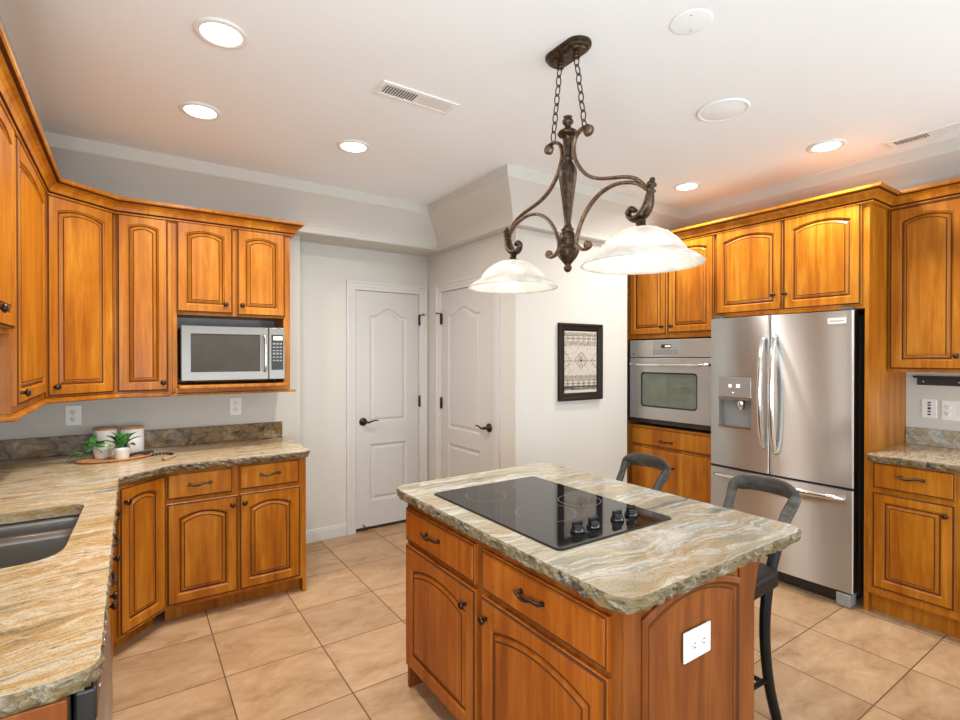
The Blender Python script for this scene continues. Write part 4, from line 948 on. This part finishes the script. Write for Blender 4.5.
# ------------------------------------------------------------------ outlets and wall plates
def outlet(label, F, u, v, horiz=False, sw=None, ports=False, w=.078, h=.120):
    if horiz: w, h = h, w
    c = thing('wall_outlet', label, 'outlet', F(u, v, 0), 'wall outlets' if not sw else None)
    b = MB(); b.fbox(F, u - w / 2, u + w / 2, v - h / 2, v + h / 2, .0, .006); pl = b.build('plate', 'white', c, bevel=.003)
    cs = [(-.022, 0), (.022, 0)] if horiz else [(0, -.021), (0, .021)]
    if sw: cs = [(-w / 4, -.020), (-w / 4, .020)]
    if ports:
        for k, z in enumerate((-.036, -.018, .002, .022, .038)):
            b = MB(); b.fbox(F, u - .008, u + .008, v + z - (.007 if k == 2 else .0045), v + z + (.007 if k == 2 else .0045), .005, .0072); b.build('port', 'slot', c)
        return c
    for du_, dv_ in cs:
        b = MB(); b.lathe([(.001, .0), (.0165, .0), (.0165, .0085), (.015, .0095), (.001, .0095)], F(u + du_, v + dv_, 0), F.n, 18); r = b.build('receptacle', 'white', c)
        b = MB()
        for q in (-1, 1):
            if horiz: b.fbox(F, u + du_ - .004, u + du_ + .005, v + dv_ + q * .006 - .0013, v + dv_ + q * .006 + .0013, .009, .0100)
            else: b.fbox(F, u + du_ + q * .006 - .0013, u + du_ + q * .006 + .0013, v + dv_ - .002, v + dv_ + .007, .009, .0100)
        b.lathe([(.001, .009), (.0025, .009), (.0025, .0100), (.001, .0101)], F(u + du_ + (-.009 if horiz else 0), v + dv_ + (0 if horiz else -.008), 0), F.n, 8)
        b.build('slots', 'slot', r)
    if sw:
        b = MB(); b.fbox(F, u + w / 4 - .016, u + w / 4 + .016, v - .033, v + .033, .005, .010); b.build('rocker', 'whiteceramic', c, bevel=.002)
    return c
F_wb = Fr((0, 3.93, 0), (1, 0, 0), (0, -1, 0)); F_wr = Fr((4.13, 0, 0), (0, -1, 0), (-1, 0, 0))
outlet('white duplex outlet under the diagonal corner cabinet', F_wb, -.288, 1.118)
outlet('white duplex outlet on the wall under the microwave', F_wb, .603, 1.125)
outlet('white duplex outlet set sideways on the island end panel', Fr((0, IY - .0045, 0), (1, 0, 0), (0, -1, 0)), 1.328, .660, True, w=.086, h=.128)
KW = 4.13 / 4.02
o = outlet('white wall plate with a column of dark ports beside the refrigerator panel', F_wr, -1.042 * KW, 1.47 + (1.156 - 1.47) * KW, ports=True, w=.075); o.name = 'port_plate'; o['category'] = 'wall plate'; del o['group']
o = outlet('wide white wall plate with an outlet and a rocker switch at the right edge', F_wr, -.925 * KW, 1.47 + (1.153 - 1.47) * KW, sw=True, w=.125, h=.122)
c = thing('knife_rail', 'long black metal bar screwed to the wall under the right wall cabinet', 'rail', F_wr(-.93, 1.31, 0))
b = MB(); b.fbox(F_wr, -1.10 * KW, -.62, 1.47 - .172 * KW, 1.47 - .128 * KW, 0, .012); b.fbox(F_wr, -1.115 * KW, -.60, 1.47 - .128 * KW, 1.47 - .115 * KW, 0, .03); b.build('bar', 'black', c, bevel=.002)
for u in (-1.07 * KW, -.905 * KW):
    b = MB(); b.lathe([(.001, 0), (.005, 0), (.004, .003), (.001, .0035)], F_wr(u, 1.47 - .150 * KW, .012), F_wr.n, 8); b.build('screw', 'chrome', c)

# ------------------------------------------------------------------ framed weaving
c = thing('picture_frame', 'dark framed geometric weaving hung on the wall left of the oven', 'picture', (2.865, 2.81, 1.14))
F_pc = Fr((0, 2.829, 0), (1, 0, 0), (0, -1, 0)); KP = 2.80 / 2.80
pu0, pu1, pv0, pv1 = 2.622, 3.080, 1.140, 1.724; fw = .050
b = MB(); R_ = lambda i, n: [F_pc(pu0 + i, pv0 + i, n), F_pc(pu1 - i, pv0 + i, n), F_pc(pu1 - i, pv1 - i, n), F_pc(pu0 + i, pv1 - i, n)]
b.loops([R_(0, 0), R_(0, .028), R_(.006, .032), R_(.020, .030), R_(.028, .024), R_(fw - .008, .022), R_(fw, .018), R_(fw, .004)], False, False); b.build('frame', 'frame', c)
b = MB(); b.fbox(F_pc, pu0 + fw - .004, pu1 - fw + .004, pv0 + fw - .004, pv1 - fw + .004, .002, .010); b.build('backing', 'frame', c)
NX, NY = 60, 88; au0, au1, av0, av1 = pu0 + fw + .008, pu1 - fw - .008, pv0 + fw + .008, pv1 - fw - .008
def pat(i, j):
    y = j / NY; x = i / NX; rg = random.random()
    def band(k, per=6): return abs(((x * per) % 1) - .5) * 2
    if y < .035 or y > .975: return 0
    if y < .085: return 3 if (rg < .55) else (1 if rg < .8 else 2)
    if y < .105: return 3
    if y < .19:
        t = abs((y - .147) / .043); d = band(0) + t
        return 3 if d < .45 else (0 if d < .75 else (1 if d < 1.02 else 0))
    if y < .215: return 1 if rg < .5 else 2
    if y < .28:
        t = abs((y - .25) / .035); d = band(0, 7) + t
        return 1 if .5 < d < .9 else 2
    if y > .93: return 2 if rg < .6 else 1
    if y > .915: return 1
    if y > .835:
        t = abs((y - .875) / .042); d = band(0) + t
        return 3 if .55 < d < .9 else (1 if d < .3 else 0)
    if y > .77: return 2 if rg < .75 else 1
    if y > .755: return 1 if rg < .4 else 0
    cy_ = abs(y - .515) / .15; cx_ = abs(x - .5) / .21; d = cx_ + cy_
    if d < .22 or (.42 < d < .56 and rg < .8): return 1 if d > .3 else 3
    if .86 < d < 1.0: return 1 if rg < .85 else 2
    ex = min(abs(x - 0), abs(x - 1)) / .20; d2 = ex + cy_
    if .86 < d2 < 1.0: return 1 if rg < .7 else 2
    if abs(y - .515) < .007: return 1
    return 2 if rg < .25 else 0
b = MB(); vs = [F_pc(au0 + (au1 - au0) * i / NX, av0 + (av1 - av0) * j / NY, .0125) for j in range(NY + 1) for i in range(NX + 1)]
fs = []; ms = []
for j in range(NY):
    for i in range(NX): fs.append((j * (NX + 1) + i, j * (NX + 1) + i + 1, (j + 1) * (NX + 1) + i + 1, (j + 1) * (NX + 1) + i)); ms.append(pat(i, j))
b.add(vs, fs, ms); b.build('woven_print', ['paper', 'ink1', 'ink2', 'ink3'], c)

# ------------------------------------------------------------------ counter decor
TZ = CZ + .001
# wooden tray
b = MB(); a = Vector((-.275, 3.60)); e = Vector((.100, 3.60)); 
ang = .18; tc = Vector((-.075, 3.595))
def trayloop(k, z): return [(tc.x + k * (.185 * math.cos(t) * math.cos(ang) - .105 * math.sin(t) * math.sin(ang)), tc.y + k * (.185 * math.cos(t) * math.sin(ang) + .105 * math.sin(t) * math.cos(ang)), z) for t in [2 * PI * i / 36 for i in range(36)]]
b.loops([trayloop(.90, TZ), trayloop(.98, TZ + .006), trayloop(1., TZ + .012), trayloop(.97, TZ + .014), trayloop(.92, TZ + .009), trayloop(.5, TZ + .008)], True, True, None, True)
tag(b.build('wooden_tray', 'tray'), 'oval wooden tray on the corner of the granite counter under the plants', 'tray')
for (x, y, lb) in ((-.128, 3.800, 'white canister with a wooden lid behind the trailing plant, left of the pair'), (.006, 3.765, 'white canister with a wooden lid behind the bead garland, right of the pair')):
    c = thing('canister', lb, 'canister', (x, y, CZ), 'lidded canisters')
    b = MB(); b.lathe([(.001, 0), (.056, 0), (.060, .004), (.060, .146), (.057, .150), (.001, .150)], (x, y, TZ), n=28); b.build('jar', 'whiteceramic', c)
    b = MB(); b.lathe([(.001, .1505), (.059, .1505), (.060, .153), (.060, .160), (.057, .163), (.001, .163)], (x, y, TZ), n=28); b.build('lid', 'lid', c)
def leafmesh(b, base, tip, w, mi, lift):
    base, tip = Vector(base), Vector(tip); d = tip - base; sd = d.cross(Vector((0, 0, 1)))
    sd = sd.normalized() if sd.length > 1e-4 else Vector((1, 0, 0)); up_ = sd.cross(d).normalized(); K = 7
    L_, Rr, C_ = [], [], []
    for i in range(K + 1):
        t = i / K; ww = w * math.sin(PI * min(1, t * .97 + .03)) ** .75 * (1.08 - .35 * t); p = base + d * t + up_ * (lift * math.sin(PI * t))
        C_.append(p); L_.append(p + sd * ww + up_ * ww * .28); Rr.append(p - sd * ww + up_ * ww * .28)
    n0 = len(L_); vs = L_ + C_ + Rr; fs = []
    for i in range(K): fs += [(i, i + 1, n0 + i + 1, n0 + i), (n0 + i, n0 + i + 1, 2 * n0 + i + 1, 2 * n0 + i)]
    lo = [v - up_ * .0006 for v in vs]; m = len(vs)
    b.add(vs + lo, fs + [tuple(m + q for q in f[::-1]) for f in fs], mi, True)
def potted(label, x, y, r, h, leaves, stems, group):
    c = thing('potted_plant', label, 'plant', (x, y, TZ + .009), group); z0 = TZ + .009
    b = MB(); b.lathe([(.001, 0), (r * .80, 0), (r * .84, .004), (r * .97, h * .7), (r, h * .74), (r * 1.02, h), (r * .93, h), (r * .90, h * .86), (.001, h * .86)], (x, y, z0), n=28); b.build('pot', 'whiteceramic', c)
    b = MB(); b.lathe([(.001, h * .865), (r * .89, h * .865), (r * .6, h * .9), (.001, h * .91)], (x, y, z0), n=18); b.build('soil', 'soil', c)
    for p, q, w, m_, lf in leaves:
        b = MB(); leafmesh(b, Vector((x, y, z0)) + Vector(p), Vector((x, y, z0)) + Vector(q), w, 0, lf); b.build('leaf', m_, c)
    for P in stems:
        b = MB(); b.tube(catmull([Vector((x, y, z0)) + Vector(p) for p in P], 4), .0022, 6); b.build('stem', 'stem', c)
    return c
h = .066
lv = []
rg = random.Random(5)
for k, (az, el, ln, m_) in enumerate([(200, 25, .085, 'leaf'), (160, 40, .08, 'leafd'), (250, 30, .07, 'leaf'), (300, 35, .07, 'leafl'), (350, 30, .085, 'leaf'), (20, 45, .085, 'leafd'), (60, 50, .07, 'leaf'), (110, 55, .075, 'leafd'), (180, 60, .08, 'leaf'), (270, 62, .065, 'leafl'), (330, 60, .07, 'leaf'), (225, 5, .07, 'leafl'), (320, 8, .06, 'leafd')]):
    a_ = math.radians(az); e_ = math.radians(el); d_ = Vector((math.cos(a_) * math.cos(e_), math.sin(a_) * math.cos(e_), math.sin(e_)))
    p0 = Vector((0, 0, h * .95)) + d_ * .018; lv.append((p0, p0 + d_ * ln * 1.12, .027, m_, .012))
potted('small white pot with a leafy green plant at the front of the wooden tray', -.045, 3.545, .041, h, lv, [[(0, 0, .055), (-.004, 0, .10), (-.010, .01, .135)], [(0, 0, .055), (-.03, 0, .08)]], 'potted plants on the tray')
lv = []
for k in range(15):
    t = k / 14; px = -.005 - .10 * t; pz = h + .045 * math.sin(PI * min(1, t * 1.3)) - .075 * t; a_ = rg.uniform(0, 2 * PI)
    p0 = Vector((px, -.01 - .02 * t, max(pz, .02))); d_ = Vector((math.cos(a_) * .8 - .35, -.45 + .4 * math.sin(a_), rg.uniform(-.2, .6))).normalized()
    lv.append((p0, p0 + d_ * rg.uniform(.052, .075), .022, rg.choice(['leaf', 'leafl', 'leafd', 'leaf']), .008))
for k in range(4):
    p0 = Vector((-.105 - .012 * k, -.03, .045 - .011 * k)); lv.append((p0, p0 + Vector((-.022, -.01 + .008 * (k % 2), -.008)), .007, 'leafy', .003))
potted('white pot with a green plant trailing over the left end of the wooden tray', -.135, 3.640, .048, h, lv, [[(0, 0, .055), (-.03, -.01, .10), (-.08, -.025, .09), (-.12, -.03, .045), (-.15, -.03, .012)]], 'potted plants on the tray')
# bead garland with tassel
c = thing('bead_garland', 'dark wooden bead garland with a jute tassel lying across the tray and counter', 'garland', (.11, 3.57, CZ))
gp = [(-.005, 3.600, .017), (.030, 3.640, .017), (.070, 3.700, .010), (.105, 3.690, .010), (.085, 3.640, .020), (.055, 3.600, .020), (.095, 3.590, .010), (.145, 3.600, .009), (.185, 3.580, .009), (.205, 3.540, .009)]
path = catmull([(x, y, CZ + z) for x, y, z in gp], 12); last = None; cnt = 0
for p in path:
    if last is None or (p - last).length >= .0165:
        b = MB(); b.sphere(p, .0083, 10); b.build('bead', 'bead', c); last = p; cnt += 1
tp = catmull([last, (.215, 3.500, CZ + .009), (.190, 3.440, CZ + .009), (.150, 3.395, CZ + .008)], 6)
b = MB(); b.tube(tp, [.003] * 8 + [.009 if i < 4 else .008 + .0005 * i for i in range(len(tp) - 8)], 8); b.build('tassel', 'jute', c)
